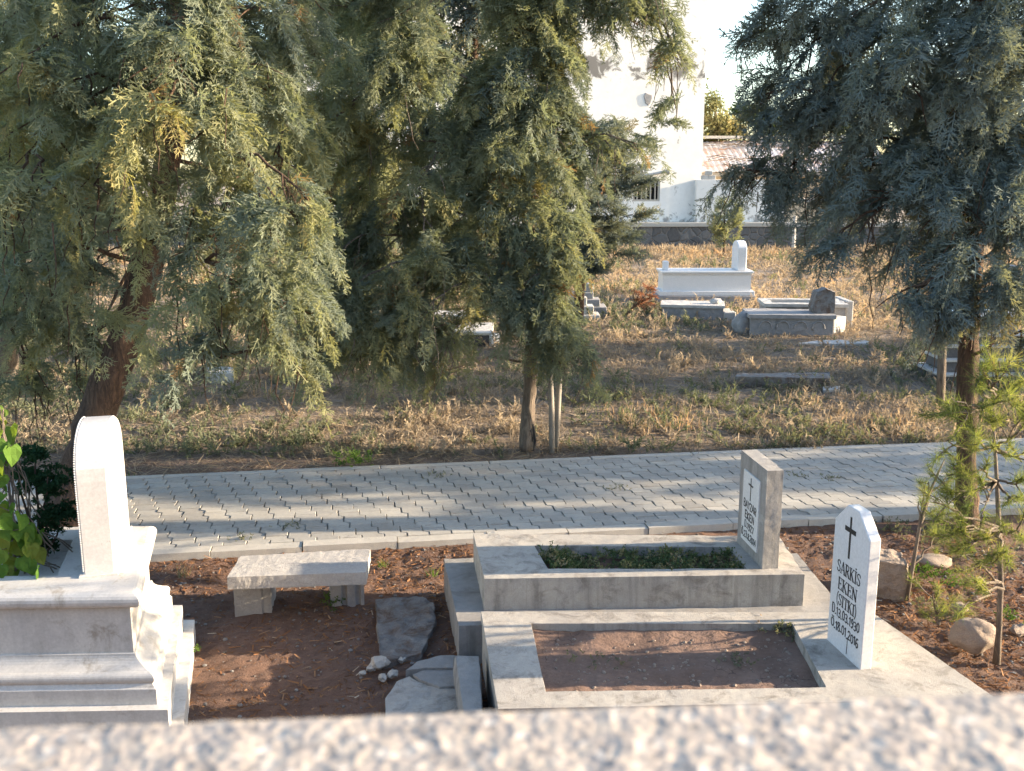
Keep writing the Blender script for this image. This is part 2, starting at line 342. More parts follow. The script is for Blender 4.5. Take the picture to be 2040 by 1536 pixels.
ii = (np.arange(ny-1)[:, None]*nx+np.arange(nx-1)[None]).ravel(); q = np.stack([ii, ii+1, ii+nx+1, ii+nx], -1).astype(np.int32)
gm.loops.add(q.size); gm.loops.foreach_set('vertex_index', q.ravel()); gm.polygons.add(len(q)); gm.polygons.foreach_set('loop_start', np.arange(0, q.size, 4, dtype=np.int32))
gm.update(calc_edges=True); gm.polygons.foreach_set('use_smooth', np.ones(len(q), dtype=bool)); gm.materials.append(MT['soil'])
tag(link(D.objects.new('ground', gm)), kind='structure')

# paving blocks: rows along the path, S-jogged ends, rows shifted so the joints step diagonally
KW = .13
mb = MB(); A0, A1 = -7.5, 12.5
mb.add([P(A0, KW*.5, .058), P(A1, KW*.5, .058), P(A1, pwidth-.1, .058), P(A0, pwidth-.1, .058)], [(0, 1, 2, 3)])
tints = [.0]*4; ROW, LEN, SH, J = .158, .178, .05, .0036
rows = int((pwidth-KW-.10)/ROW)
for r in range(rows+1):
    b0 = KW+r*ROW; b1 = min(b0+ROW, pwidth-.1)
    if b1-b0 < .05: continue
    sh = (SH*r) % LEN
    for i in range(int((A1-A0)/LEN)):
        a = A0+i*LEN-sh*1.0+LEN; zt = .08+random.gauss(0, .0012); tx, ty = random.gauss(0, .0015), random.gauss(0, .0015)
        m_ = (b0+b1)/2; dj = random.gauss(0, .002)
        pl = [(a+J+dj, b0+.002), (a+LEN-J+dj, b0+.002), (a+LEN-J+dj, m_-.012), (a+LEN-J-SH+dj, m_+.012), (a+LEN-J-SH+dj, b1-.002), (a+J-SH+dj, b1-.002), (a+J-SH+dj, m_+.012), (a+J+dj, m_-.012)]
        cx, cy = a+LEN/2-SH/2, m_
        top = [P(cx+(x-cx)*.965, cy+(y-cy)*.965, zt+tx*(x-cx)/.08+ty*(y-cy)/.08) for x, y in pl]
        mid = [P(x, y, zt-.006) for x, y in pl]; bot = [P(x, y, .05) for x, y in pl]
        vs = top+mid+bot; fs = [tuple(range(8))]
        for k in range(8):
            j = (k+1) % 8; fs += [(8+k, 8+j, j, k), (16+k, 16+j, 8+j, 8+k)]
        mb.add(vs, fs); tints += [random.random()]*24
path = obj('path', mb, MT['paver']); tag(path, kind='structure'); set_tint(path, tints)
mb = MB(); a = A0
while a < A1:
    l = random.uniform(.62, .74); dz = random.gauss(0, .004); db = random.gauss(0, .004)
    mb.prism([P(a+.004, db, 0)[:2], P(a+l-.004, db+random.gauss(0, .003), 0)[:2], P(a+l-.004, KW-.006, 0)[:2], P(a+.004, KW-.006, 0)[:2]], -.06, .083+dz); a += l
tag(obj('kerb', mb, MT['kerb'], bevel=.014, rough=(2, .012, .08)), kind='structure')
mb = MB(); a = A0
while a < A1:
    l = random.uniform(.9, 1.1)
    mb.prism([P(a+.004, pwidth-.095, 0)[:2], P(a+l-.004, pwidth-.095, 0)[:2], P(a+l-.004, pwidth, 0)[:2], P(a+.004, pwidth, 0)[:2]], -.05, .084+random.gauss(0, .003)); a += l
tag(obj('kerb', mb, MT['kerb'], bevel=.01), kind='structure')
# ------------------------------------------------------------------ foreground parapet the camera looks over
L0, L1 = Y(0, 1443, .50), Y(2040, 1372, .50)
def parapet():
    # top sheet is a finely displaced grid; body below it
    z0 = float(L0[2]); slope = float((L1[2]-L0[2])/(L1[0]-L0[0])); zc = (L0[2]+L1[2])/2
    t = thing('parapet_wall', 'rough sunlit concrete parapet out of focus along the bottom of the photo', 'wall', (0, .35, 0))
    xs_ = np.concatenate([np.linspace(-6, -1.3, 30)[:-1], np.arange(-1.3, 1.3, .0038), np.linspace(1.3, 6, 30)]); ys_ = np.concatenate([[.08, .12, .16], np.arange(.2, .508, .0032)])
    X, Yy = np.meshgrid(xs_, ys_)
    Z = np.zeros_like(X)
    for i in range(X.shape[0]):
        for j in range(X.shape[1]):
            x, y = X[i, j], Yy[i, j]
            if abs(x) <= 1.3:
                n = mnoise.noise((x*150, y*150, 0)); n2 = mnoise.noise((x*45, y*45, 3)); Z[i, j] = .0010*max(n, -.3)+0.0014*n2+.0007*mnoise.noise((x*320, y*320, 7))
    rnd = np.clip((Yy-.485)/.023, 0, 1); Z = Z-.012*rnd**2
    Z = Z+zc+.0022+np.clip(X, -2, 2)*slope
    nx_, ny_ = len(xs_), len(ys_)
    me = D.meshes.new('coping'); me.vertices.add(nx_*ny_); me.vertices.foreach_set('co', (np.stack([X, Yy, Z], -1)-np.array((0, .35, 0))).astype(np.float32).ravel())
    ii = (np.arange(ny_-1)[:, None]*nx_+np.arange(nx_-1)[None]).ravel(); q = np.stack([ii, ii+1, ii+nx_+1, ii+nx_], -1).astype(np.int32)
    me.loops.add(q.size); me.loops.foreach_set('vertex_index', q.ravel()); me.polygons.add(len(q)); me.polygons.foreach_set('loop_start', np.arange(0, q.size, 4, dtype=np.int32))
    me.update(calc_edges=True); me.polygons.foreach_set('use_smooth', np.ones(len(q), dtype=bool)); me.materials.append(MT['ledge'])
    link(D.objects.new('coping', me), t)
    obj('wall', MB().box(-6, 6, .09, .495, -.3, zc-.08), MT['ledge'], t)
parapet()

def lerp(a, b, t): return np.asarray(a)*(1-t)+np.asarray(b)*t
def quad_uv(FL, FR, BR, BL):
    return lambda s, t: lerp(lerp(FL, FR, s), lerp(BL, BR, s), t)

# ------------------------------------------------------------------ lettering: stroke letters with serifs
def glyphs():
    T, H_ = .15, .065      # thick and thin strokes in cap heights
    def st(x0, y0, x1, y1, w=T): return ('l', x0, y0, x1, y1, w)
    def sf(x, y, w=.34): return ('l', x-w/2, y, x+w/2, y, .05)
    g = {}
    g['S'] = (.56, [('p', [(.50, .74), (.47, .90), (.30, .97), (.13, .90), (.09, .73), (.2, .58), (.38, .47), (.49, .32), (.45, .12), (.28, .03), (.11, .10), (.07, .27)], .10)])
    g['A'] = (.72, [st(.08, 0, .36, 1, H_), st(.36, 1, .64, 0), st(.18, .33, .55, .33, H_), sf(.08, .02, .26), sf(.64, .02, .28)])
    g['R'] = (.68, [st(.14, 0, .14, 1), ('p', [(.14, .97), (.36, .97), (.52, .87), (.52, .64), (.38, .52), (.14, .52)], .09), st(.32, .52, .60, 0), sf(.14, .02), sf(.08, .98, .22), sf(.62, .02, .2)])
    g['K'] = (.72, [st(.14, 0, .14, 1), st(.16, .42, .58, 1, H_), st(.28, .56, .62, 0), sf(.14, .02), sf(.14, .98), sf(.60, .98, .24), sf(.62, .02, .26)])
    g['I'] = (.36, [st(.18, 0, .18, 1), sf(.18, .02), sf(.18, .98)])
    g['\u0130'] = (.36, g['I'][1]+[('l', .13, 1.20, .25, 1.20, .13)])
    g['E'] = (.60, [st(.14, 0, .14, 1), ('l', .06, .97, .52, .97, .06), ('l', .14, .52, .42, .52, .06), ('l', .06, .03, .54, .03, .06), ('l', .51, .78, .51, 1, .06), ('l', .53, 0, .53, .24, .06), ('l', .42, .42, .42, .62, .05)])
    g['N'] = (.74, [st(.13, 0, .13, 1, H_), st(.13, 1, .60, 0), st(.60, 0, .60, 1, H_), sf(.13, .02, .24), sf(.60, .98, .24), sf(.1, .98, .2)])
    g['T'] = (.62, [st(.31, 0, .31, 1), ('l', .04, .97, .58, .97, .06), ('l', .05, .76, .05, 1, .05), ('l', .57, .76, .57, 1, .05), sf(.31, .02)])
    g['('] = (.34, [('p', [(.30, 1.12), (.16, .85), (.11, .5), (.16, .12), (.30, -.16)], .09)])
    g[')'] = (.34, [('p', [(.04, 1.12), (.18, .85), (.23, .5), (.18, .12), (.04, -.16)], .09)])
    # plain strokes for the painted lines
    w = .13
    g['D'] = (.62, [('p', [(.12, 0), (.12, 1), (.34, 1), (.52, .8), (.52, .2), (.34, 0), (.12, 0)], w)])
    g['\u00d6'] = (.64, [('p', [(.32, 1), (.14, .88), (.08, .5), (.14, .12), (.32, 0), (.5, .12), (.56, .5), (.5, .88), (.32, 1)], w), ('l', .13, 1.17, .26, 1.17, .12), ('l', .38, 1.17, .51, 1.17, .12)])
    g['.'] = (.24, [('l', .04, .07, .18, .07, .15)])
    g['0'] = (.54, [('p', [(.27, 1), (.11, .82), (.08, .5), (.11, .18), (.27, 0), (.43, .18), (.46, .5), (.43, .82), (.27, 1)], w)])
    g['1'] = (.36, [('p', [(.06, .78), (.22, 1), (.22, 0)], w)])
    g['2'] = (.54, [('p', [(.07, .76), (.14, .95), (.30, 1), (.44, .86), (.42, .62), (.07, .03), (.48, .03)], w)])
    g['3'] = (.52, [('p', [(.07, .9), (.25, 1), (.42, .86), (.38, .6), (.2, .53), (.4, .45), (.45, .18), (.26, 0), (.06, .1)], w)])
    g['4'] = (.54, [('p', [(.38, 0), (.38, 1), (.05, .3), (.5, .3)], w)])
    g['6'] = (.52, [('p', [(.42, .93), (.25, 1), (.1, .7), (.08, .3), (.24, 0), (.43, .16), (.42, .42), (.25, .54), (.09, .38)], w)])
    g['7'] = (.50, [('p', [(.05, .98), (.46, .98), (.2, 0)], w)])
    g['8'] = (.52, [('p', [(.26, .54), (.1, .72), (.12, .92), (.26, 1), (.41, .92), (.42, .72), (.26, .54), (.08, .32), (.1, .1), (.26, 0), (.43, .1), (.45, .32), (.26, .54)], w)])
    g['9'] = (.52, [('p', [(.1, .07), (.27, 0), (.42, .3), (.44, .7), (.28, 1), (.09, .84), (.1, .58), (.27, .46), (.43, .62)], w)])
    s = lambda *a: ('p', list(a), w)
    g['b'] = (.6, [s((.1, 0), (.1, 1), (.34, 1), (.46, .85), (.42, .6), (.3, .53), (.1, .53)), s((.3, .53), (.48, .4), (.5, .15), (.36, 0), (.1, 0))])
    g['a'] = (.62, [s((.05, 0), (.3, 1), (.55, 0)), s((.14, .34), (.46, .34))])
    g['y'] = (.58, [s((.04, 1), (.29, .5), (.54, 1)), s((.29, .5), (.29, 0))])
    g['z'] = (.56, [s((.06, .97), (.48, .97), (.06, .03), (.5, .03))])
    g['r'] = (.6, [s((.1, 0), (.1, 1), (.34, 1), (.48, .86), (.46, .62), (.34, .5), (.1, .5)), s((.3, .5), (.52, 0))])
    g['e'] = (.54, [s((.48, .97), (.1, .97), (.1, .03), (.5, .03)), s((.1, .52), (.4, .52))])
    g['k'] = (.58, [s((.1, 0), (.1, 1)), s((.5, 1), (.12, .46), (.52, 0))])
    g['n'] = (.6, [s((.1, 0), (.1, 1), (.5, 0), (.5, 1))])
    g[' '] = (.3, [])
    return g
GL = glyphs()
def seg(mb, face, x0, y0, x1, y1, w, lift):
    dx, dy = x1-x0, y1-y0; l = math.hypot(dx, dy) or 1e-6; nx_, ny_ = -dy/l*w/2, dx/l*w/2
    pl = [(x0+nx_, y0+ny_), (x1+nx_, y1+ny_), (x1-nx_, y1-ny_), (x0-nx_, y0-ny_)]
    mb.add([face(*p, lift) for p in pl]+[face(*p, .0005) for p in pl], [(3, 2, 1, 0), (0, 1, 5, 4), (1, 2, 6, 5), (2, 3, 7, 6), (3, 0, 4, 7)])
LIFT = [0]
def word(mb, face, txt, cx, z, h, width, wob=0):
    """centre cx along the face, baseline z, cap height h, total width"""
    tot = sum(GL[c][0] for c in txt); k = width/tot; x = cx-width/2
    for c in txt:
        adv, strokes = GL[c]; dz = random.uniform(-wob, wob)*h; sc = 1+random.uniform(-wob, wob)
        for s_ in strokes:
            pts = [(s_[1], s_[2]), (s_[3], s_[4])] if s_[0] == 'l' else s_[1]; wd = s_[5] if s_[0] == 'l' else s_[2]
            for i in range(len(pts)-1):
                (ax, ay), (bx, by) = pts[i], pts[i+1]
                ax, bx = x+ax*k, x+bx*k; ay, by = z+ay*h*sc+dz, z+by*h*sc+dz
                l = math.hypot(bx-ax, by-ay) or 1; ex, ey = (bx-ax)/l*wd*h*.18, (by-ay)/l*wd*h*.18
                LIFT[0] = (LIFT[0]+1) % 40
                seg(mb, face, ax-ex, ay-ey, bx+ex, by+ey, wd*(h*.62+k*.38)*.95, .0015+LIFT[0]*2e-5)
        x += adv*k

def plate_face(p0, p1, z0):
    """face(s metres from p0 to p1, z metres above z0, lift out of the face towards -x)"""
    e = norm((np.asarray(p1)-np.asarray(p0))[:2]); n = np.array((e[1], -e[0]))
    if n[0] > 0: n = -n
    def f(s, z, lift): q = np.asarray(p0)[:2]+e*s+n*lift; return (q[0], q[1], z0+z)
    return f, e, n, float(np.linalg.norm((np.asarray(p1)-np.asarray(p0))[:2]))

# ------------------------------------------------------------------ grave with the weedy bed (rear)
def bayzar():
    t = thing('grave', 'grey raised concrete grave filled with green weeds, tall concrete headstone with white plaque', 'grave', (.8, 6.15, 0))
    zt = .45
    o = [G(965, 1153, zt), G(1603, 1144, zt), G(1552, 1068, zt), G(943, 1063, zt)]
    i = [G(1092, 1133, zt), G(1488, 1133, zt), G(1452, 1090, zt), G(1064, 1087, zt)]
    obj('kerb_frame', MB().ring(o, i, .20, zt, .30), MT['concrete_top'], t, bevel=.012, rough=(4, .009, .13))
    lo = [G(914, 1246, .24), G(1692, 1228, .24), G(1588, 1102, .24), G(884, 1112, .24)]
    obj('base_slab', MB().prism(lo, -.15, .238), MT['concrete'], t, bevel=.02, rough=(4, .014, .2))
    e = lerp(i[0], i[1], .5)
    gq = quad_uv(i[0], i[1], i[2], i[3]); n = 24; vs = []; fs = []
    for a in range(n+1):
        for b in range(9):
            q = gq(-.005+1.01*a/n, -.005+1.01*b/8); vs.append((q[0], q[1], .375+random.uniform(-.02, .02)))
    for a in range(n):
        for b in range(8): k = a*9+b; fs.append((k, k+9, k+10, k+1))
    obj('soil', MB().add(vs, fs), MT['soil'], t, smooth=True)
    # headstone
    b0, b1 = G(1468, 1080, zt), G(1518, 1134, zt)
    f, ex, nr, W = plate_face(b0, b1, zt)
    Hs = Zat(938, b1[1])-zt; th = .105
    hs = obj('headstone', MB().loft([[f(0, -.02, 0), f(W, -.02, 0), f(W, -.02, -th), f(0, -.02, -th)], [f(0, Hs, 0), f(W, Hs, 0), f(W, Hs, -th), f(0, Hs, -th)]]), MT['concrete_front'], t, bevel=.008, rough=(3, .006, .1))
    pm = MB(); s0, s1, z0, z1 = W*.19, W*.80, Hs*.11, Hs*.845
    pl = [(s0, z0), (s1, z0), (s1, z1), (s0, z1)]
    pm.loft([[f(a, b, -.004) for a, b in pl], [f(a, b, .009) for a, b in pl]])
    pq = obj('plaque', pm, MT['plaque'], hs, bevel=.002)
    def ff(s, z, l): return f(s, z, l+.009)
    lm = MB(); c = (s0+s1)/2
    seg(lm, ff, c, Hs*.575, c, Hs*.81, .010, .002); seg(lm, ff, c-.04, Hs*.735, c+.04, Hs*.735, .010, .0025)
    word(lm, ff, 'bayzar', c, Hs*.475, Hs*.078, W*.50, .06); word(lm, ff, 'eken', c, Hs*.365, Hs*.078, W*.36, .06)
    word(lm, ff, 'D.1927', c, Hs*.265, Hs*.068, W*.36, .06); word(lm, ff, '\u00d6.23.8.2014', c, Hs*.16, Hs*.068, W*.57, .06)
    obj('lettering', lm, MT['black'], hs)
    return i
BED = bayzar()

# ------------------------------------------------------------------ grave with the white marble headstone (front)
def sarkis():
    t = thing('grave', 'low concrete grave with bare brown soil and white pointed marble headstone', 'grave', (1, 5.1, 0))
    zt = .30
    o = [G(992, 1412, zt), G(1985, 1392, zt), G(1738, 1220, zt), G(958, 1218, zt)]
    i = [G(1087, 1378, zt), G(1646, 1369, zt), G(1578, 1242, zt), G(1058, 1242, zt)]
    obj('kerb_frame', MB().ring(o, i, -.12, zt, .12), MT['concrete_top'], t, bevel=.012, rough=(4, .008, .16))
    gq = quad_uv(i[0], i[1], i[2], i[3]); n, m_ = 60, 36; vs = []; fs = []
    for a in range(n+1):
        for b in range(m_+1):
            q = gq(-.005+1.01*a/n, -.005+1.01*b/m_); h = .235+.012*mnoise.noise((q[0]*5, q[1]*5, 1))+.008*mnoise.noise((q[0]*18, q[1]*18, 2))
            if b > m_-5: h += .004*(b-m_+5)
            vs.append((q[0], q[1], h))
    for a in range(n):
        for b in range(m_): k = a*(m_+1)+b; fs.append((k, k+m_+1, k+m_+2, k+1))
    obj('soil', MB().add(vs, fs), MT['cracked'], t, smooth=True)
    b0, b1 = G(1647, 1273, zt), G(1713, 1334, zt)
    f, ex, nr, W = plate_face(b0, b1, zt); th = .066
    zs = Zat(1078, b1[1])-zt; zp = zs+.118
    prof = [(0, -.02), (W, -.02), (W, zs), (W*.60, zp), (W*.32, zp), (0, zs)]
    prof = [(0, -.02), (W, -.02), (W, zs), (W*.66, zp), (W*.34, zp), (0, zs)]
    hs = obj('headstone', MB().loft([[f(a, b, 0) for a, b in prof], [f(a, b, -th) for a, b in prof]]), MT['white'], t, bevel=.006, seg=3)
    lm = MB(); c = W*.47; Hs = zp
    seg(lm, f, c, Hs*.655, c, Hs*.935, .017, .002); seg(lm, f, c-.056, Hs*.845, c+.056, Hs*.845, .026, .0025)
    obj('cross', lm, MT['black'], hs)
    lm = MB(); c = W*.50
    word(lm, f, 'SARK\u0130S', c, Hs*.525, Hs*.082, W*.68); word(lm, f, 'EKEN', c, Hs*.41, Hs*.082, W*.56); word(lm, f, '(SITKI)', c, Hs*.305, Hs*.078, W*.60)
    word(lm, f, 'D.13.03.1930', c, Hs*.222, Hs*.062, W*.82, .08); word(lm, f, '\u00d6.18.01.2016', c, Hs*.125, Hs*.062, W*.82, .08)
    seg(lm, f, W*.60, Hs*.02, W*.605, Hs*.125, .004, .002)
    obj('lettering', lm, MT['black'], hs)
    return i
PLOT = sarkis()

# ------------------------------------------------------------------ marble tomb at the left
def marble():
    FR, BR = np.array((-1.955, 4.79)), np.array((-2.20, 5.72)); e1 = norm(np.array((1, .03))); e2 = norm(BR-FR); L = 2.3
    FL, BL = FR-e1*L, BR-e1*L
    def rect(o, z, oi=None):
        r = [FL-e1*o-e2*o, FR+e1*o-e2*o, BR+e1*o+e2*o, BL-e1*o+e2*o]; return [(p[0], p[1], z) for p in r]
    t = thing('marble_tomb', 'large stepped white marble tomb with rounded headstone and leafy plants growing on top', 'tomb', (FR[0]-.8, 5.3, 0))
    obj('step', MB().loft([rect(.235, -.1), rect(.235, .11)]), MT['marble'], t, bevel=.012, rough=(3, .003, .2))
    obj('step', MB().loft([rect(.17, .10), rect(.17, .24)]), MT['marble'], t, bevel=.01, rough=(3, .003, .2))
    pl = [(.115, .235), (.115, .325), (.108, .331), (.100, .345)]
    for k in range(9):
        an = math.radians(-45+k*125/8); pl.append((.072+.036*math.cos(an), .375+.034*math.sin(an)))
    for k in range(1, 7):
        q_ = k/6; pl.append((.013+.066*(1-q_)**2.2, .410+.064*q_))
    obj('moulding', MB().loft([rect(o, z) for o, z in pl]), MT['marble'], t, bevel=.003)
    obj('body', MB().loft([rect(0, .46), rect(0, .745)]), MT['marble'], t)
    # cornice: bullnose ring with an open planting bed
    cz = .775; r_ = .04
    prof = [(-.02, .738)]+[(.02+r_*math.sin(k/8*PI), cz-r_*math.cos(k/8*PI)) for k in range(9)]
    mb = MB(); loops = [rect(o, z) for o, z in prof]
    inn = [FL+e1*.16+e2*.22, FR-e1*.40+e2*.22, BR-e1*.40-e2*.2, BL+e1*.16-e2*.2]
    loops.append([(p[0], p[1], cz+r_) for p in inn]); loops.append([(p[0], p[1], .5) for p in inn])
    obj('cornice', mb.loft(loops), MT['marble'], t, bevel=.004)
    obj('soil', MB().add([(p[0], p[1], .56) for p in inn], [(0, 1, 2, 3)]), MT['soil'], t)
    # headstone: arch profile across, chamfered front edges
    z0 = cz+r_
    a0, a1 = G(224, 1143, z0)[:2], G(259, 1053, z0)[:2]; a0 = a0+np.array((.022, 0)); ed = norm(a1-a0); W = float(np.linalg.norm(a1-a0)); th = .165
    out = norm(np.array((ed[1], -ed[0])));
    Zs = Zat(958, a0[1])-z0; Zt = Zat(832, a0[1]+W*.5)-z0
    prof = [(0, -.01), (0, Zs)]+[(W/2-W/2*math.cos(k/16*PI), Zs+(Zt-Zs)*math.sin(k/16*PI)**.8) for k in range(1, 16)]+[(W, Zs), (W, -.01)]
    def q(s, z, d): p = a0+ed*s-out*d; return (p[0], p[1], z0+z)
    def shrink(k): return [(W/2+(s-W/2)*(1-k/(W/2)), z*(1-k/Zt) if z > 0 else z) for s, z in prof]
    hs = obj('headstone', MB().loft([[q(s, z, 0) for s, z in shrink(.012)], [q(s, z, .012) for s, z in prof], [q(s, z, th-.012) for s, z in prof], [q(s, z, th) for s, z in shrink(.012)]]), MT['marble_spot'], t)
    # beaded edge along its left face
    bm_ = MB(); acc = 0
    pp = shrink(.0); 
    for (s_, z_), (s2, z2) in zip(prof[:-1], prof[1:]):
        l = math.hypot(s2-s_, z2-z_); nb = max(1, int(l/.012))
        for k in range(nb):
            u = (k+.5)/nb; s, z = s_+(s2-s_)*u, z_+(z2-z_)*u
            if z < .03: continue
            if s > W*.7: continue
            p = Vector(q(s, z, th-.002)); 
            bm_.loft([[p+Vector((dx*r, dy*r, dz)) for dx, dy in ((1, 0), (0, 1), (-1, 0), (0, -1))] for dz, r in ((-.004, .002), (0, .0052), (.004, .002))])
    obj('beaded_edge', bm_, MT['marble_spot'], hs, smooth=True)
    obj('plinth', MB().loft([[q(-.02, -.005, -.012), q(W+.02, -.005, -.012), q(W+.02, -.005, th+.02), q(-.02, -.005, th+.02)], [q(-.02, .012, -.012), q(W+.02, .012, -.012), q(W+.02, .012, th+.02), q(-.02, .012, th+.02)]]), MT['marble'], t, bevel=.004)
    return inn
TOMB_BED = marble()

# ------------------------------------------------------------------ bench
def bench():
    A, B, C_, E = G(452, 1150, .36), G(729, 1140, .36), G(738, 1093, .36), G(480, 1108, .36)
    t = thing('bench', 'small rough concrete bench on two grooved block legs beside the path', 'bench', (float(A[0]+.45), 6.2, 0))
    obj('seat', MB().prism([A, B, C_, E], .275, .36), MT['bench'], t, bevel=.016, rough=(4, .010, .05))
    def leg(u0, u1, v, d):
        a, b = G(u0, v, 0)[:2], G(u1, v-4, 0)[:2]; e = norm(b-a); n = np.array((-e[1], e[0])); w_ = float(np.linalg.norm(b-a))
        pr = [(0, 0), (w_*.74, 0), (w_*.78, .015), (w_, .015), (w_, d), (0, d)]
        obj('leg', MB().prism([tuple(a+e*x+n*y) for x, y in pr], -.12, .278), MT['bench'], t, bevel=.006, rough=(3, .008, .04))
    leg(468, 541, 1221, .30); 
    a, b = G(660, 1206, 0)[:2], G(726, 1200, 0)[:2]; e = norm(b-a); n = np.array((-e[1], e[0])); w_ = float(np.linalg.norm(b-a))
    pr = [(0, 0), (w_*.3, 0), (w_*.34, .018), (w_*.45, .018), (w_*.49, 0), (w_*.72, 0), (w_*.76, .018), (w_*.86, .018), (w_*.9, 0), (w_, 0), (w_, .26), (0, .26)]
    obj('leg', MB().prism([tuple(a+e*x+n*y) for x, y in pr], -.12, .278), MT['bench'], t, bevel=.004, rough=(3, .008, .04))
bench()

# ------------------------------------------------------------------ broken slabs, blocks and stones near the graves
def slab(name, label, cat, pix, z, th, mat, group=None, bev=.015, lv=4, st=.03):
    p = [G(u, v, z) for u, v in pix]; c = sum(p)/len(p)
    o = obj(name, MB().prism([q[:2] for q in p], z-th, z), MT[mat], bevel=bev, rough=(lv, st, .12), origin=(c[0], c[1], 0))
    tag(o, label, cat, group); return o
slab('paving_slab', 'long stained concrete slab lying flush in the dirt beside the weedy grave', 'slab', [(757, 1318), (838, 1302), (868, 1240), (862, 1200), (830, 1186), (748, 1194)], .03, .1, 'slab', None, .02, 4, .05)
slab('broken_slab', 'broken concrete piece with curved top edge beside the grave corner', 'slab', [(808, 1335), (830, 1318), (880, 1306), (906, 1306), (906, 1330), (850, 1330)], .075, .1, 'concrete', 'broken slab pieces', .01, 3, .015)
slab('broken_slab', 'middle one of the cracked slab pieces beside the grave corner', 'slab', [(820, 1342), (852, 1332), (906, 1332), (906, 1366), (876, 1368), (838, 1354)], .06, .08, 'concrete', 'broken slab pieces', .01, 3, .015)
slab('broken_slab', 'largest cracked slab piece, pale, next to the foreground parapet', 'slab', [(768, 1440), (768, 1392), (790, 1358), (816, 1346), (834, 1358), (872, 1371), (912, 1371), (915, 1440)], .045, .1, 'concrete_top', 'broken slab pieces', .01, 3, .015)
p = [G(u, v, .235) for u, v in ((922, 1425), (964, 1425), (956, 1300), (903, 1298))]; c_ = sum(p)/4
ri = [lerp(q, c_, .12) for q in p]
o = obj('kerb_block', MB().loft([[tuple(q[:2])+(-.1,) for q in p], [tuple(q[:2])+(.16,) for q in p], [tuple(lerp(q, c_, .03)[:2])+(.2,) for q in p], [tuple(q[:2])+(.235,) for q in ri]]), MT['concrete'], bevel=.012, rough=(3, .02, .12), origin=(c_[0], c_[1], 0))
tag(o, 'grey concrete block with worn rounded top against the low grave corner', 'block')
def rock(name, label, cat, c, size, mat, group=None, seed=0, flat=.75, rz=0, lv=3, bumpy=.35, ctr=True):
    bm = bmesh.new(); bmesh.ops.create_icosphere(bm, subdivisions=lv, radius=1)
    cz, sz = math.cos(rz), math.sin(rz)
    for v in bm.verts:
        n = mnoise.noise(v.co*1.3+Vector((seed*3.1, seed, 0))); n2 = mnoise.noise(v.co*3.5+Vector((0, seed*2.3, seed)))
        k = 1+bumpy*n+bumpy*.35*n2
        x, y, z = v.co.x*k*size[0], v.co.y*k*size[1], max(v.co.z, -.6)*k*size[2]
        v.co = Vector((x*cz-y*sz, x*sz+y*cz, z))
    me = D.meshes.new(name); bm.to_mesh(me); bm.free(); me.materials.append(MT[mat])
    me.polygons.foreach_set('use_smooth', [lv > 2]*len(me.polygons))
    o = D.objects.new(name, me); link(o); o.location = c; tag(o, label, cat, group); return o
c = G(1938, 1300, 0); rock('boulder', 'smooth brown boulder at the foot of the pine sapling', 'boulder', (c[0], c[1]+.02, .10), (.145, .12, .115), 'rock', None, 4, lv=4, bumpy=.22)
# upright broken block behind the marble headstone
b0 = [G(1745, 1185, 0), G(1806, 1194, 0)]; e_ = b0[1]-b0[0]
bl = [b0[0][:2], b0[1][:2]+np.array((.0, -.0)), b0[1][:2]+np.array((.03, .28)), b0[0][:2]+np.array((-.02, .30))]
cc = sum(np.array(q) for q in bl)/4
o = obj('stone_block', MB().prism([tuple(q) for q in bl], -.1, .25, [tuple(np.array(q)*1.0+np.array((.0, -.0))) for q in bl]), MT['rock'], bevel=.03, rough=(4, .07, .14), origin=(cc[0], cc[1], 0))
tag(o, 'squarish brown stone block with dark top behind the white marble headstone', 'stone')
for k, (u, v, r, lab) in enumerate([(1855, 1128, .12, 'flat grey stone half buried behind the squarish brown block'), (1495, 1200, .0, '')]):
    if r: c = G(u, v, 0); rock('field_stone', lab, 'stone', (c[0], c[1], .04), (r*1.2, r*.7, r*.42), 'rock', None, 9+k)
for k, (u, v, r, lab) in enumerate([(756, 1330, .052, 'whitish stone, largest of the loose pieces beside the broken slabs'), (782, 1348, .03, 'small grey stone touching the largest pale slab piece'), (762, 1354, .026, 'small stone just below the largest whitish loose stone'),
                                    (738, 1336, .024, 'little pale stone left of the largest whitish loose stone'), (722, 1344, .02, 'outermost little stone of the loose pile, at its left end'), (800, 1318, .024, 'small stone between the flush slab and the broken slabs'),
                                    (1912, 1217, .045, 'pale flat stone in the dirt above the brown boulder'), (2028, 1262, .05, 'grey stone at the right edge behind the sapling stem')]):
    c = G(u, v, .0); rock('loose_stone', lab, 'stone', (c[0], c[1], r*.5), (r*1.25, r, r*.8), 'concrete_top' if k < 6 else 'rock', 'loose stones', 20+k, lv=2, bumpy=.5, rz=k)

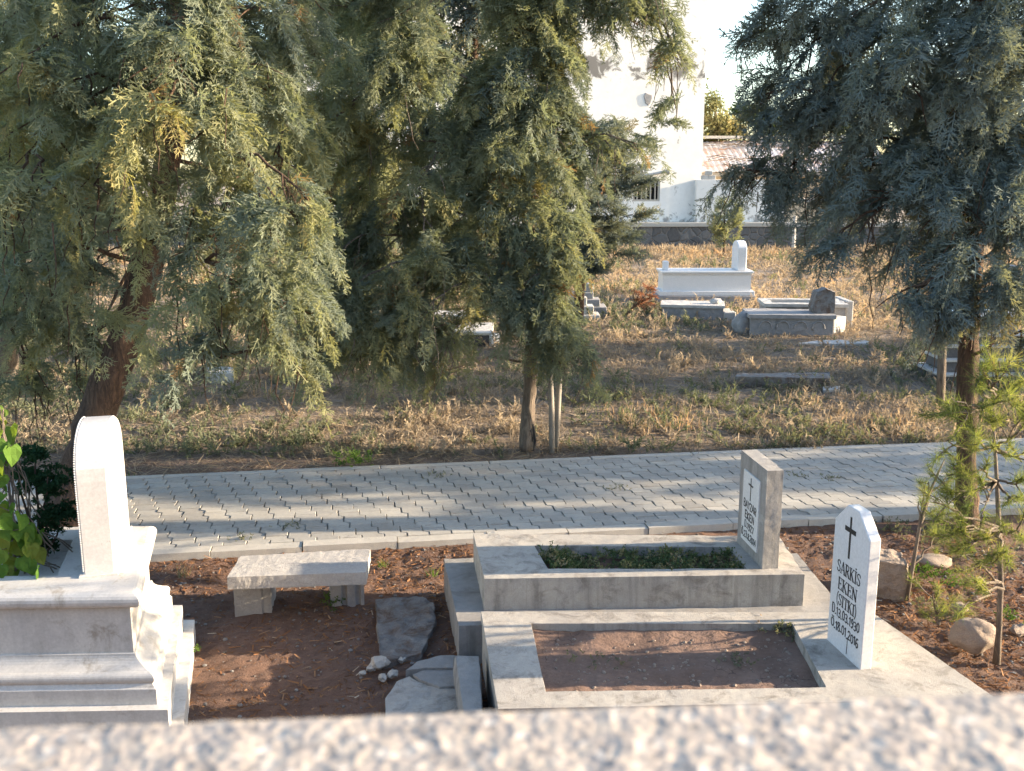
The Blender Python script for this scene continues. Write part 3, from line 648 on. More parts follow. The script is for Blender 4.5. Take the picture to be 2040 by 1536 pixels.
# ------------------------------------------------------------------ far graves in the dry field
ZG = .05
def at(u, v, z=ZG): return G(u, v, z)
def boxpts(u0, v0, u1, v1, depth, z=ZG, rot=None):
    a, b = at(u0, v0, z)[:2], at(u1, v1, z)[:2]; e = norm(b-a); n = np.array((-e[1], e[0])); return [a, b, b+n*depth, a+n*depth]
def inset(p, k):
    p = [np.asarray(q)[:2] for q in p]; e1 = norm(p[1]-p[0]); e2 = norm(p[3]-p[0]); return [p[0]+(e1+e2)*k, p[1]+(-e1+e2)*k, p[2]-(e1+e2)*k, p[3]+(e1-e2)*k]
def white_tomb():
    b = boxpts(1311, 603, 1506, 603, .95); c = sum(b)/4
    t = thing('white_tomb', 'gleaming white marble tomb with tall rounded headstone out in the dry grass', 'tomb', (c[0], c[1], ZG))
    z1 = Zat(541, b[0][1])
    obj('base', MB().prism([tuple(q) for q in b], -.1, .20), MT['oldstone'], t, bevel=.02)
    i1 = inset(b, .07); i2 = inset(b, .11); i0 = inset(b, .03)
    obj('plinth', MB().prism([tuple(q) for q in i0], .20, .30), MT['white'], t, bevel=.01)
    obj('body', MB().prism([tuple(q) for q in i2], .30, z1-.08), MT['white'], t)
    o = inset(b, .06); o2 = inset(b, .085)
    obj('cornice', MB().prism([tuple(q) for q in o2], z1-.08, z1-.045).prism([tuple(q) for q in o], z1-.045, z1), MT['white'], t, bevel=.008)
    e1 = norm(b[1]-b[0]); e2 = norm(b[3]-b[0]); r = i2[1]; W = .66; Zt = Zat(480, b[1][1]+.3)-z1
    pr = [(0, 0), (0, Zt*.72)]+[(W/2-W/2*math.cos(k/12*PI), Zt*(.72+.28*math.sin(k/12*PI))) for k in range(1, 12)]+[(W, Zt*.72), (W, 0)]
    def f(s, z, d): q = r-e1*(.10+d)+e2*(.06+s); return (q[0], q[1], z1-.001+z)
    obj('headstone', MB().loft([[f(s, z, 0) for s, z in pr], [f(s, z, .20) for s, z in pr]]), MT['white'], t, bevel=.02)
    l = i2[0]; q = [l+e1*.03+e2*.2, l+e1*.15+e2*.2, l+e1*.15+e2*.4, l+e1*.03+e2*.4]
    obj('footstone', MB().prism([tuple(x) for x in q], z1-.001, Zat(523, b[0][1])), MT['white'], t, bevel=.015)
white_tomb()
def t_low():
    b = boxpts(1318, 637, 1440, 640, .7); c = sum(b)/4
    t = thing('grave', 'low grey stone grave with rubble on it in front of the gleaming white tomb', 'grave', (c[0], c[1], ZG), 'old stone graves')
    z1 = Zat(612, b[0][1])
    obj('body', MB().prism([tuple(q) for q in b], -.1, z1), MT['oldstone'], t, bevel=.02, rough=(3, .03, .2))
    obj('cap', MB().prism([tuple(q) for q in inset(b, -.03)], z1+.003, z1+.055), MT['lightstone'], t, bevel=.015, rough=(3, .02, .2))
    s = boxpts(1442, 641, 1466, 641, .6); obj('step', MB().prism([tuple(q) for q in s], -.1, Zat(622, s[0][1])), MT['lightstone'], t, bevel=.02)
    p = Y(1426, 607, c[1]-.1); rock('rubble_stone', 'chunk of broken stone lying on the low grey grave', 'stone', (p[0], p[1], z1+.10), (.12, .1, .07), 'lightstone', None, 41, lv=2)
t_low()
def t_arch():
    b = boxpts(1494, 671, 1658, 673, .75); c = sum(b)/4
    t = thing('grave', 'grey tomb chest with four shallow arches carved along its side', 'grave', (c[0], c[1], ZG), 'old stone graves')
    z1 = Zat(634, b[0][1]); e1 = norm(b[1]-b[0]); e2 = norm(b[3]-b[0]); L = float(np.linalg.norm(b[1]-b[0]))
    obj('body', MB().prism([tuple(q) for q in b], -.1, z1), MT['oldstone'], t, bevel=.015, rough=(3, .02, .2))
    mb = MB()
    for k in range(4):
        cx = L*(.18+.215*k); pts = []
        for a in range(9):
            an = PI*a/8; q = b[0]+e1*(cx+.11*math.cos(an))-e2*.012; pts.append((q[0], q[1], ZG+.16+.13*math.sin(an)))
        mb.tube(pts, .014, 5)
    obj('arch_moulding', mb, MT['oldstone'], t)
    obj('cap', MB().prism([tuple(q) for q in inset(b, -.04)], z1+.003, z1+.07), MT['oldstone'], t, bevel=.015, rough=(3, .02, .2))
    s = boxpts(1660, 668, 1684, 664, .5); obj('end_slab', MB().prism([tuple(q) for q in s], -.1, z1-.02), MT['lightstone'], t, bevel=.02)
    zz = z1+.07
    a = Y(1632, 640, c[1]); 
    pr = [(0, 0), (.36, 0), (.36, .38), (.20, .44), (.04, .38), (-.03, .1)]
    mb = MB(); base = b[0]+e1*(L*.79)+e2*.2
    def f(s, z, d): q = base+e1*s+e2*d; return (q[0], q[1], zz+z)
    o = obj('leaning_stone', mb.loft([[f(s, z, 0) for s, z in pr], [f(s, z, .35) for s, z in pr]]), MT['slab'], bevel=.03, rough=(3, .05, .2), origin=(base[0], base[1], zz))
    tag(o, 'rough weathered headstone standing on the end of the arched tomb chest', 'headstone')
    d = boxpts(1472, 668, 1494, 672, .5); rock('field_stone', 'dark rounded stone at the left end of the arched tomb chest', 'stone', (d[0][0]+.1, d[0][1]+.15, .2), (.18, .2, .25), 'oldstone', None, 43)
t_arch()
def t_back():
    b = boxpts(1524, 655, 1682, 657, .8); c = sum(b)/4
    t = thing('grave', 'weathered grey tomb with pale broken cover, behind the arched tomb chest', 'grave', (c[0], c[1], ZG), 'old stone graves')
    z1 = Zat(611, b[0][1])
    o = [tuple(q) for q in b]; i = [tuple(q) for q in inset(b, .15)]
    obj('body', MB().ring(o, i, -.1, z1, .3), MT['oldstone'], t, bevel=.015, rough=(3, .02, .2))
    o2 = [tuple(q) for q in inset(b, -.04)]
    obj('cap', MB().ring(o2, i, z1+.003, z1+.06), MT['lightstone'], t, bevel=.015, rough=(3, .03, .2))
    s = boxpts(1684, 650, 1698, 650, .8); obj('end_slab', MB().prism([tuple(q) for q in s], -.1, Zat(600, s[0][1])), MT['lightstone'], t, bevel=.02)
t_back()
def fallen(label, pix, z1u, mat, z=ZG, group='fallen slabs'):
    p = [at(u, v)[:2] for u, v in pix]; c = sum(p)/len(p)
    o = obj('fallen_slab', MB().prism([tuple(q) for q in p], -.08, z1u), MT[mat], bevel=.02, rough=(4, .05, .25), origin=(c[0], c[1], ZG)); return tag(o, label, 'slab', group)
fallen('dark fallen slab with pale top in the grass, nearest to the paved path', [(1465, 768), (1654, 771), (1652, 757), (1468, 762)], .17, 'slab')
fallen('thin fallen slab in the grass in front of the arched tomb chest', [(1590, 692), (1728, 693), (1730, 686), (1640, 686)], .12, 'lightstone')
fallen('low flat slab in the grass beyond the big left cypress', [(415, 766), (466, 766), (466, 752), (415, 752)], .20, 'lightstone')
fallen('small flat stone lying in grass at the end of the dark slab', [(1640, 782), (1672, 779), (1672, 774), (1640, 775)], .08, 'lightstone')
def tiered():
    t = thing('tiered_tomb', 'dark tiered stone tomb with white edges behind the right cypress trunk', 'tomb', (6.3, 13.9, ZG))
    y0 = float(at(1825, 765)[1]); 
    def X(u, y): return float(Y(u, 700, y)[0])
    tiers = [(1824, 745, 0), (1842, 716, .12), (1846, 688, .24), (1852, 666, .34)]
    zb = -.1; x1 = 7.6; d1 = y0+.85
    for k, (u, v, ins) in enumerate(tiers):
        yy = y0+ins; zt_ = Zat(v, yy); x0 = X(u+3, d1-ins*.4)
        obj('tier', MB().box(x0, x1-ins, yy, d1-ins*.4, zb, zt_-.035), MT['basalt'], t, bevel=.01)
        obj('tier_edge', MB().box(x0-.03, x1-ins+.03, yy-.03, d1-ins*.4+.03, zt_-.035, zt_), MT['lightstone'], t, bevel=.006); zb = zt_
    yy = y0+.40; zt_ = Zat(630, yy)
    obj('chest', MB().box(X(1866, yy), 7.1, yy, d1-.16, zb, zt_), MT['oldstone'], t, bevel=.01)
    obj('cover', MB().box(X(1860, yy), 7.2, yy-.05, d1-.12, zt_, zt_+.06), MT['white'], t, bevel=.01)
    obj('headstone', MB().box(6.85, 7.05, yy+.05, d1-.18, zt_+.06, zt_+.7), MT['oldstone'], t, bevel=.02)
tiered()
def stairstone():
    y0 = float(at(1150, 642)[1]); c = at(1170, 642)
    t = thing('stepped_tomb', 'pale stepped stone tomb end poking out under the dark conical tree', 'tomb', (c[0], c[1], ZG))
    def X(u): return float(Y(u, 620, y0)[0])
    for k, (u1, v, dy) in enumerate([(1196, 628, 0), (1184, 612, .12), (1171, 596, .25)]):
        obj('step', MB().box(X(1100)+.05*k, X(u1), y0+dy, y0+.55-dy*.3, -.1 if k == 0 else Zat([628, 612, 596][k-1], y0)+.002, Zat(v, y0)), MT['lightstone'], t, bevel=.015)
    obj('headstone', MB().box(X(1152), X(1166), y0+.28, y0+.5, Zat(596, y0)+.002, Zat(570, y0)), MT['lightstone'], t, bevel=.02)
    y1 = y0+.9
    for k, (u1, v) in enumerate([(1212, 612), (1199, 598), (1186, 585)]):
        obj('step', MB().box(X(1112)+.05*k, X(u1)*1.03, y1+.1*k, y1+.6-.05*k, -.1 if k == 0 else Zat([612, 598, 585][k-1], y1)+.002, Zat(v, y1)), MT['oldstone'], t, bevel=.015)
    obj('headstone', MB().box(X(1170)*1.05, X(1183)*1.05, y1+.25, y1+.5, Zat(585, y1)+.002, Zat(568, y1)), MT['oldstone'], t, bevel=.02)
stairstone()
def midgrave():
    b = boxpts(905, 690, 978, 690, 1.1); c = sum(b)/4
    t = thing('grave', 'dark stone grave with pale end seen through the hanging branches of the middle cypress', 'grave', (c[0], c[1], ZG), 'old stone graves')
    z1 = Zat(668, b[0][1]); obj('body', MB().prism([tuple(q) for q in b], -.1, z1), MT['basalt'], t, bevel=.015, rough=(3, .02, .2))
    obj('cap', MB().prism([tuple(q) for q in inset(b, -.03)], z1+.002, z1+.05), MT['lightstone'], t, bevel=.01, rough=(3, .02, .2))
    s = boxpts(979, 691, 996, 689, 1.0); obj('end_slab', MB().prism([tuple(q) for q in s], -.1, z1+.02), MT['white'], t, bevel=.02)
    b2 = [q+np.array((.0, 1.9)) for q in boxpts(820, 672, 962, 672, .8)]; c = sum(b2)/4
    t = thing('grave', 'grey flat topped grave farther back behind the hanging branches of the middle cypress', 'grave', (c[0], c[1], ZG), 'old stone graves')
    z1 = Zat(636, b2[0][1]); obj('body', MB().prism([tuple(q) for q in b2], -.1, z1), MT['oldstone'], t, bevel=.015, rough=(3, .02, .2))
    obj('cap', MB().prism([tuple(q) for q in inset(b2, -.04)], z1+.002, z1+.06), MT['lightstone'], t, bevel=.01, rough=(3, .02, .2))
midgrave()

# ------------------------------------------------------------------ buildings and the stone retaining wall
WA, WB = G(1280, 491, ZG), G(1640, 491, ZG)
YW = 38.6
def XW(u, y=YW): return float(Y(u, 400, y)[0])
def backdrop():
    zc0 = Zat(452, YW)
    t = thing('retaining_wall', 'low wall of dark irregular stones with pale concrete coping at the end of the field', 'wall', (0, YW, 0))
    obj('masonry', MB().box(-40, 40, YW, YW+.5, -.3, zc0), MT['rubble'], t)
    obj('coping', MB().box(-40, 40, YW-.06, YW+2.6, zc0, zc0+.16), MT['kerb'], t, bevel=.02, rough=(4, .06, .5))
    zt_ = zc0+.16
    # tall white building; its face turned a little towards the evening sun
    th = math.radians(8.5); e1 = np.array((math.cos(th), math.sin(th))); n1 = np.array((-math.sin(th), math.cos(th)))
    R = np.array((XW(1396, YW+.85), YW+.85)); L = R-e1*15.5
    b = thing('white_building', 'tall windowless white plastered building with stains and one barred window', 'building', (R[0]-7, YW+3, zt_))
    def f(a, z, d): q = R+e1*a+n1*d; return (q[0], q[1], z)      # a<=0 along the face to the left, d>0 into the building
    yw = R[1]-.2
    wz0, wz1 = Zat(401, yw), Zat(357, yw); wa0, wa1 = XW(1258, yw)-R[0], XW(1313, yw)-R[0]
    mb = MB(); A = [-15.5, wa0, wa1, 0]; Zs_ = [zt_-.3, wz0, wz1, 13]
    for i in range(3):
        for j in range(3):
            if (i, j) == (1, 1): continue
            mb.add([f(A[i], Zs_[j], 0), f(A[i+1], Zs_[j], 0), f(A[i+1], Zs_[j+1], 0), f(A[i], Zs_[j+1], 0)], [(0, 1, 2, 3)])
    mb.add([f(a, z, d) for d in (0, .3) for a, z in ((wa0, wz0), (wa1, wz0), (wa1, wz1), (wa0, wz1))], [(0, 1, 5, 4), (1, 2, 6, 5), (2, 3, 7, 6), (3, 0, 4, 7)])
    mb.add([f(0, zt_-.3, 0), f(0, zt_-.3, 9), f(0, 13, 9), f(0, 13, 0), f(-15.5, zt_-.3, 0), f(-15.5, zt_-.3, 9), f(-15.5, 13, 9), f(-15.5, 13, 0)], [(0, 1, 2, 3), (7, 6, 5, 4), (3, 2, 6, 7), (1, 5, 6, 2)])
    me = obj('wall', mb, MT['plaster'], b)
    wn = obj('window', MB().loft([[f(a, z, .24) for a, z in ((wa0, wz0), (wa1, wz0), (wa1, wz1), (wa0, wz1))], [f(a, z, .29) for a, z in ((wa0, wz0), (wa1, wz0), (wa1, wz1), (wa0, wz1))]]), MT['dark'], b)
    fm = MB(); fw = .07
    for (a0_, a1_, z0_, z1_) in ((wa0, wa0+fw, wz0, wz1), (wa1-fw, wa1, wz0, wz1), (wa0+fw, wa1-fw, wz0, wz0+fw), (wa0+fw, wa1-fw, wz1-fw, wz1)):
        fm.loft([[f(a, z, .03) for a, z in ((a0_, z0_), (a1_, z0_), (a1_, z1_), (a0_, z1_))], [f(a, z, .12) for a, z in ((a0_, z0_), (a1_, z0_), (a1_, z1_), (a0_, z1_))]])
    obj('frame', fm, MT['rust'], wn)
    fm = MB(); nb = 6
    for k in range(1, nb):
        a = wa0+(wa1-wa0)*k/nb; fm.tube([f(a, wz0+.03, .075), f(a, wz1-.03, .075)], .028, 6)
    obj('bars', fm, MT['rust'], wn)
    # stub of a pipe sticking out above the window and a broken hole
    a = XW(1268, yw)-R[0]; z = Zat(352, yw)
    obj('pipe', MB().tube([f(a, z, .02), f(a+.5, z+.09, -.10), f(a+1.05, z+.2, -.22)], [.05, .055, .06], 8), MT['lightstone'], b)
    a = XW(1322, yw)-R[0]; z = Zat(343, yw)
    obj('pipe_cap', MB().tube([f(a-.02, z, -.24), f(a+.08, z+.02, -.26)], [.11, .10], 8), MT['oldstone'], b)
    a = XW(1283, yw)-R[0]; z = Zat(197, yw)
    pts = [(math.cos(k*2*PI/9)*.15*(1+.3*math.sin(k*2.3)), math.sin(k*2*PI/9)*.2*(1+.25*math.cos(k*1.7))) for k in range(9)]
    obj('broken_patch', MB().loft([[f(a+x*1.2, z+y*1.2, .01) for x, y in pts], [f(a+x, z+y, -.03) for x, y in pts]]), MT['oldstone'], b)
    # low white yard wall butted against it
    zl = Zat(358, YW+.4); y2 = YW+.36
    wl = thing('yard_wall', 'low white plastered yard wall running right from the tall white building', 'wall', (XW(1480), y2, zt_))
    xl = XW(1387, y2); obj('wall', MB().box(xl, XW(1563, y2), y2, y2+.35, zt_-.2, zl), MT['plaster'], wl, bevel=.015)
    obj('end_pier', MB().box(xl-.0, xl+.18, y2+.36, y2+1.2, zt_-.2, zl-.01), MT['plaster'], wl)
    cm = stone('cream_plaster', (.62, .50, .36), (.5, .40, .29), (.35, .28, .2), .8, 5, 30, stain_at=(.6, .7))
    wl2 = thing('yard_wall', 'cream coloured stretch of yard wall farther right, behind the leaning white post', 'wall', (XW(1640), y2, zt_))
    obj('wall', MB().box(XW(1563, y2)+.01, XW(1760, y2), y2+.05, y2+.4, zt_-.2, Zat(402, y2)), cm, wl2, bevel=.015)
    obj('coping', MB().box(XW(1563, y2)+.01, XW(1760, y2), y2+.02, y2+.43, Zat(402, y2), Zat(396, y2)), MT['lightstone'], wl2)
    # small house with a rusty tin roof behind the yard wall
    yh = 43.0
    h = thing('small_house', 'small cream house with a sagging rusty tin roof behind the white yard wall', 'house', (10, yh+2, 0))
    x0, x1 = float(Y(1408, 340, yh)[0]), float(Y(1760, 340, yh)[0]); ze = Zat(338, yh); zr = Zat(281, yh+3.2)
    obj('wall', MB().box(x0, x1, yh, yh+6, 0, ze-.05), cm, h)
    mb = MB(); n = 70
    for k in range(n):
        xa, xb = x0-.5+(x1-x0+.9)*k/n, x0-.5+(x1-x0+.9)*(k+1)/n; h0 = .035*(k % 2); h1 = .035*((k+1) % 2)
        sag = lambda x: .07*math.sin(x*1.3)
        mb.add([(xa, yh-.45, ze+h0-.08+sag(xa)*.4), (xb, yh-.45, ze+h1-.08+sag(xb)*.4), (xb, yh+3.2, zr+h1+sag(xb)*.6), (xa, yh+3.2, zr+h0+sag(xa)*.6), (xb, yh+6.4, ze+h1), (xa, yh+6.4, ze+h0)], [(0, 1, 2, 3), (3, 2, 4, 5)])
    rf = obj('roof', mb, MT['tin'], h)
    obj('ridge_cap', MB().box(x0-.5, x1+.4, yh+2.9, yh+3.5, zr+.1, zr+.22), MT['lightstone'], h)
    obj('roof_beam', MB().box(x0-.5, x1+.4, yh-.40, yh-.28, ze-.28, ze-.13), MT['stake'], h)
    cx = float(Y(1595, 265, yh+3)[0]); obj('chimney', MB().box(cx-.18, cx+.18, yh+2.3, yh+2.7, zr-.4, Zat(256, yh+2.5)), cm, h, bevel=.02)
    mb = MB(); rr = random.Random(4)
    for k in range(46):
        xa = rr.uniform(x0-.3, x0+4.5); tt = rr.choice((.28, .74))+rr.uniform(-.09, .07); yy = yh-.45+3.65*tt; zz = ze-.08+(zr-ze+.08)*tt+.12
        ln = rr.uniform(.5, 1.4); mb.tube([(xa, yy, zz+.03), (xa+ln*.5, yy+rr.uniform(-.2, .2), zz+rr.uniform(.02, .16)), (xa+ln, yy+rr.uniform(-.2, .2), zz+rr.uniform(-.05, .1))], .016, 4)
    tag(obj('dry_vines', mb, MT['bark_pale'], origin=(x0+2, yh+1, ze)), 'dry brown vines lying across the tin roof', 'vine')
    for k, (u, v, lab) in enumerate([(1404, 352, 'pale concrete block on the white yard wall, beside the tall building'), (1418, 352, 'pale concrete block on the yard wall, second from the tall building'), (1412, 342, 'pale concrete block sitting on top of the two others')]):
        p_ = Y(u, v, y2+.17); o = obj('concrete_block', MB().box(p_[0]-.13, p_[0]+.13, y2+.06, y2+.30, zl+.003+(.17 if k == 2 else 0), zl+.16+(.17 if k == 2 else 0)), MT['lightstone'], bevel=.012, origin=(p_[0], y2+.17, zl)); tag(o, lab, 'block', 'blocks on the yard wall')
    p0, p1 = G(1580, 503, ZG), Y(1584, 430, G(1580, 503, ZG)[1])
    tag(obj('white_post', MB().tube([tuple(p0-np.array((0, 0, .2))), tuple(p1)], [.075, .065], 8), MT['lightstone'], origin=tuple(p0)), 'slim white post leaning slightly in front of the stone wall', 'post')
    c = G(1637, 516, ZG); rock('field_stone', 'whitish boulder in the grass near the stone retaining wall', 'stone', (c[0], c[1], .17), (.36, .25, .24), 'lightstone', None, 51)
    for k, u in enumerate((1690, 1697)):
        p0 = G(u, 516, ZG); p1 = Y(u+2, 490, p0[1]); tag(obj('thin_stake', MB().tube([tuple(p0-np.array((0, 0, .1))), tuple(p1)], .02, 5), MT['stake'], origin=tuple(p0)), ['thin wooden stick in the field, the left of a close pair', 'thin wooden stick in the field, the right of a close pair'][k], 'stake', 'sticks in the field')
backdrop()
# ------------------------------------------------------------------ foliage building blocks
def tri(p, d, nrm, l, wd):
    """thin leaf triangle from p along d"""
    s = np.cross(d, nrm); s = s/max(np.linalg.norm(s), 1e-6)*wd/2
    return [p-s, p+s, p+d*l]
def leaf4(p, d, nrm, l, wd):
    s = np.cross(d, nrm); s = s/max(np.linalg.norm(s), 1e-6)*wd/2
    return [p-s*.8, p+s*.8, p+d*l+s*.5, p+d*l-s*.5]
def make_spray(seed, n1=6, n2=4, wd=.046, droop=.35):
    """unit length cypress frond along +X, roughly fan shaped in XY"""
    r = np.random.default_rng(seed); T = []
    z = np.array((0, 0, 1.0)); P_ = lambda t: np.array((t, .05*math.sin(t*4+seed), -droop*t*t*.6))
    for i in range(6):
        a, b = P_(i/6), P_((i+1)/6); d = b-a; l = np.linalg.norm(d); T.append(leaf4(a, d/l, z+r.normal(0, .2, 3), l*1.15, wd*1.1))
    for i in range(n1):
        for sd in (-1, 1):
            t = (i+.4+r.uniform(-.3, .3))/n1; p = P_(t)
            d = np.array((.75, sd*(.85+r.uniform(-.2, .2)), r.normal(-.05, .28))); d /= np.linalg.norm(d)
            l = (.40*(1-.72*t)+.05)*r.uniform(.75, 1.2)
            nn = norm(z+r.normal(0, .45, 3)); T.append(leaf4(p, d, nn, l, wd))
            for k in range(n2):
                u = (k+.6)/n2*.92; pp = p+d*l*u+np.array((0, 0, -droop*.25*u*u*l))
                s2 = 1 if k % 2 else -1; dd = d+s2*.7*np.cross(nn, d)+r.normal(0, .22, 3); dd /= np.linalg.norm(dd)
                T.append(leaf4(pp, dd, norm(nn+r.normal(0, .5, 3)), l*.42*(1-.5*u)+.03, wd*.85))
    return np.array(T).reshape(-1, 3)
SPR = [make_spray(i, 5+i % 4, 4+i % 2, (.046, .038, .034, .042)[i % 4], (.2, .35, .5, .7)[(i*3) % 4]) for i in range(14)]
SPR_LO = [make_spray(20+i, 4, 2, .085) for i in range(4)]
def place(protos, pos, dirs, scale, tint_, roll=.9, seed=0, up=(0, 0, 1)):
    r = np.random.default_rng(seed); n = len(pos); X = norm(dirs)
    upv = np.tile(np.array(up, float), (n, 1))+r.normal(0, roll*.5, (n, 3))
    Yv = norm(np.cross(upv, X)); Zv = np.cross(X, Yv); R = np.stack([X, Yv, Zv], -1)       # columns
    which = r.integers(0, len(protos), n); out = []; tt = []
    for k, pr in enumerate(protos):
        s = which == k
        if not s.any(): continue
        V = np.einsum('nij,mj->nmi', R[s], pr)*scale[s][:, None, None]+pos[s][:, None, :]
        out.append(V.reshape(-1, 3)); tt.append(np.repeat(tint_[s], len(pr)))
    return np.concatenate(out), np.concatenate(tt)
def fill_clumps(clumps, cover, size, axis, seed, hang=.55, tipbias=.2, bough=None, tb=.40):
    """clumps: list of (centre, (rx,ry,rz)); each is filled with drooping boughs carrying sprays along their length"""
    r = np.random.default_rng(seed); PP, DD, SS, TT = [], [], [], []
    for c, rad in clumps:
        c = np.asarray(c); rad = np.asarray(rad); n = max(8, int(cover*PI*rad[0]*rad[2]/(.16*size*size))); per_b = 14
        ct = r.normal(tb, .14)
        for q in range(max(2, n//per_b)):
            u = norm(r.normal(0, 1, 3)); k = r.uniform(.1, .9)**.5; p0 = c+u*rad*k+np.array((0, 0, .12*rad[2]))
            out = p0-np.array((axis[0], axis[1], p0[2])); h = norm(.5*norm(out)+.7*np.array((u[0], u[1], 0))+r.normal(0, .5, 3)*np.array((1, 1, .5)))
            L = size*r.uniform(1.0, 2.0); bt = np.clip(ct+r.normal(0, .12), 0, .9)
            t = (np.arange(per_b)+r.random(per_b))/per_b
            dz = -hang*r.uniform(.7, 2.2)
            p0 = p0-np.array((0, 0, dz*L*.40))-h*L*.25
            pts = p0+np.outer(t, h*L*.75)+np.outer(t*t, np.array((0, 0, dz*L)))
            tan = norm(h*.75+np.outer(2*t, np.array((0, 0, dz))))
            sidev = norm(np.cross(tan, np.array((0, 0, 1.0)))); sg = np.where(np.arange(per_b) % 2, 1.0, -1.0)
            d = tan*.8+sidev*(sg*r.uniform(.1, .9, per_b)*(1.1-t))[:, None]+r.normal(0, .3, (per_b, 3))+np.array((0, 0, -.25*hang))
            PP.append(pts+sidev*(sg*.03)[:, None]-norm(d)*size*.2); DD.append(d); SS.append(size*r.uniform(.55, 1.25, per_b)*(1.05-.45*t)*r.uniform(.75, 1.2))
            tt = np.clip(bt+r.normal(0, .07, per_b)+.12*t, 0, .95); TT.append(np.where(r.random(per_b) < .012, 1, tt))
    return np.concatenate(PP), np.concatenate(DD), np.concatenate(SS), np.concatenate(TT)
def limb(mb, a, b, r0, r1, sag=.12, n=6, wob=.04, sides=6):
    a, b = np.asarray(a), np.asarray(b); L = np.linalg.norm(b-a); pts = []
    for i in range(n+1):
        t = i/n; p = a*(1-t)+b*t; p = p+np.array((random.gauss(0, wob*L*.5), random.gauss(0, wob*L*.5), sag*L*math.sin(PI*t)+random.gauss(0, wob*L*.3)))*(1 if 0 < i < n else 0); pts.append(p)
    mb.tube(pts, [r0+(r1-r0)*i/n for i in range(n+1)], sides); return pts
def pixclumps(lst, depth=.8, f=1.0):
    out = []
    for (u, v, ru, rv, y) in lst:
        c = Y(u, v, y); k = y/FPX*1.03; out.append((c, (ru*k*f, max(ru, rv)*k*depth*f, rv*k*f)))
    return out
def cypress(name, label, cat, trunk, trad, clumps, mat, cover=3.6, size=.30, seed=1, limbs=True, bark='bark', protos=None, hang=.55, group=None, twigs=60, minz=.9):
    base = trunk[0]; t = thing(name, label, cat, tuple(base), group)
    mb = MB(); tp = [Vector(p) for p in trunk]
    dense = []; rr = []
    for i in range(len(tp)-1):
        for k in range(5):
            q = k/5; dense.append(tp[i].lerp(tp[i+1], q)+Vector((random.gauss(0, .3), random.gauss(0, .3), 0))*trad[i]*.14); rr.append((trad[i]*(1-q)+trad[i+1]*q)*random.uniform(.93, 1.07))
    dense.append(tp[-1]); rr.append(trad[-1]); mb.tube(dense, rr, 14, .07)
    random.seed(seed)
    if limbs:
        for c, rad in clumps:
            c = np.asarray(c); z = c[2]-.25*np.hypot(c[0]-base[0], c[1]-base[1])-.15
            zj = random.uniform(-.3, 1.0)*(minz > 1)
            j = min(range(len(dense)), key=lambda i: abs(dense[i].z-max(z, base[2]+minz+zj)))
            start, r_in = dense[j], max(.012, rr[j]*.20); hd = np.hypot(c[0]-dense[j].x, c[1]-dense[j].y)
            if hd > 1.05:
                near_ = [np.asarray(k2) for k2, _ in clumps if np.hypot(k2[0]-dense[j].x, k2[1]-dense[j].y) < hd-.15 and k2[2] > c[2]+.05]
                if near_: start = min(near_, key=lambda q: np.linalg.norm(q-c)); r_in = .014
            pts = limb(mb, start, c+np.array((0, 0, .1)), r_in, .006, .10, 7, .05, 5)
            for k in range(3):
                e = c+np.array((random.uniform(-1, 1)*rad[0], random.uniform(-1, 1)*rad[1], random.uniform(-.9, .5)*rad[2]))*.85
                limb(mb, pts[random.randint(4, 7)], e, .009, .004, .06, 4, .06, 4)
        for k in range(twigs):
            c, rad = clumps[random.randrange(len(clumps))]; a = np.asarray(c)+np.array((random.uniform(-1, 1)*rad[0], random.uniform(-1, 1)*rad[1], random.uniform(-.6, .6)*rad[2]))
            limb(mb, a, a+np.array((random.uniform(-.12, .12), random.uniform(-.15, .1), -random.uniform(.15, .5))), .006, .0025, -.05, 4, .06, 4)
    obj('trunk', mb, MT[bark], t, smooth=True)
    p, d, s, tt = fill_clumps(clumps, cover, size, base, seed, hang)
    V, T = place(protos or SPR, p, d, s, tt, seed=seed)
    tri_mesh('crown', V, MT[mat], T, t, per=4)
    return t
def rand_clumps(cx, cy, z0, z1, r0, r1, n, rad, seed, cone=True):
    r = random.Random(seed); out = []
    for k in range(n):
        z = z0+(z1-z0)*((k+.5)/n); f = (z-z0)/(z1-z0); R = r0*(1-f)+r1*f; a = k*2.4+r.uniform(-.5, .5); q = R*r.uniform(.35, 1)
        s = rad*r.uniform(.75, 1.25); out.append(((cx+q*math.cos(a), cy+q*math.sin(a), z), (s, s, s*.85)))
    return out

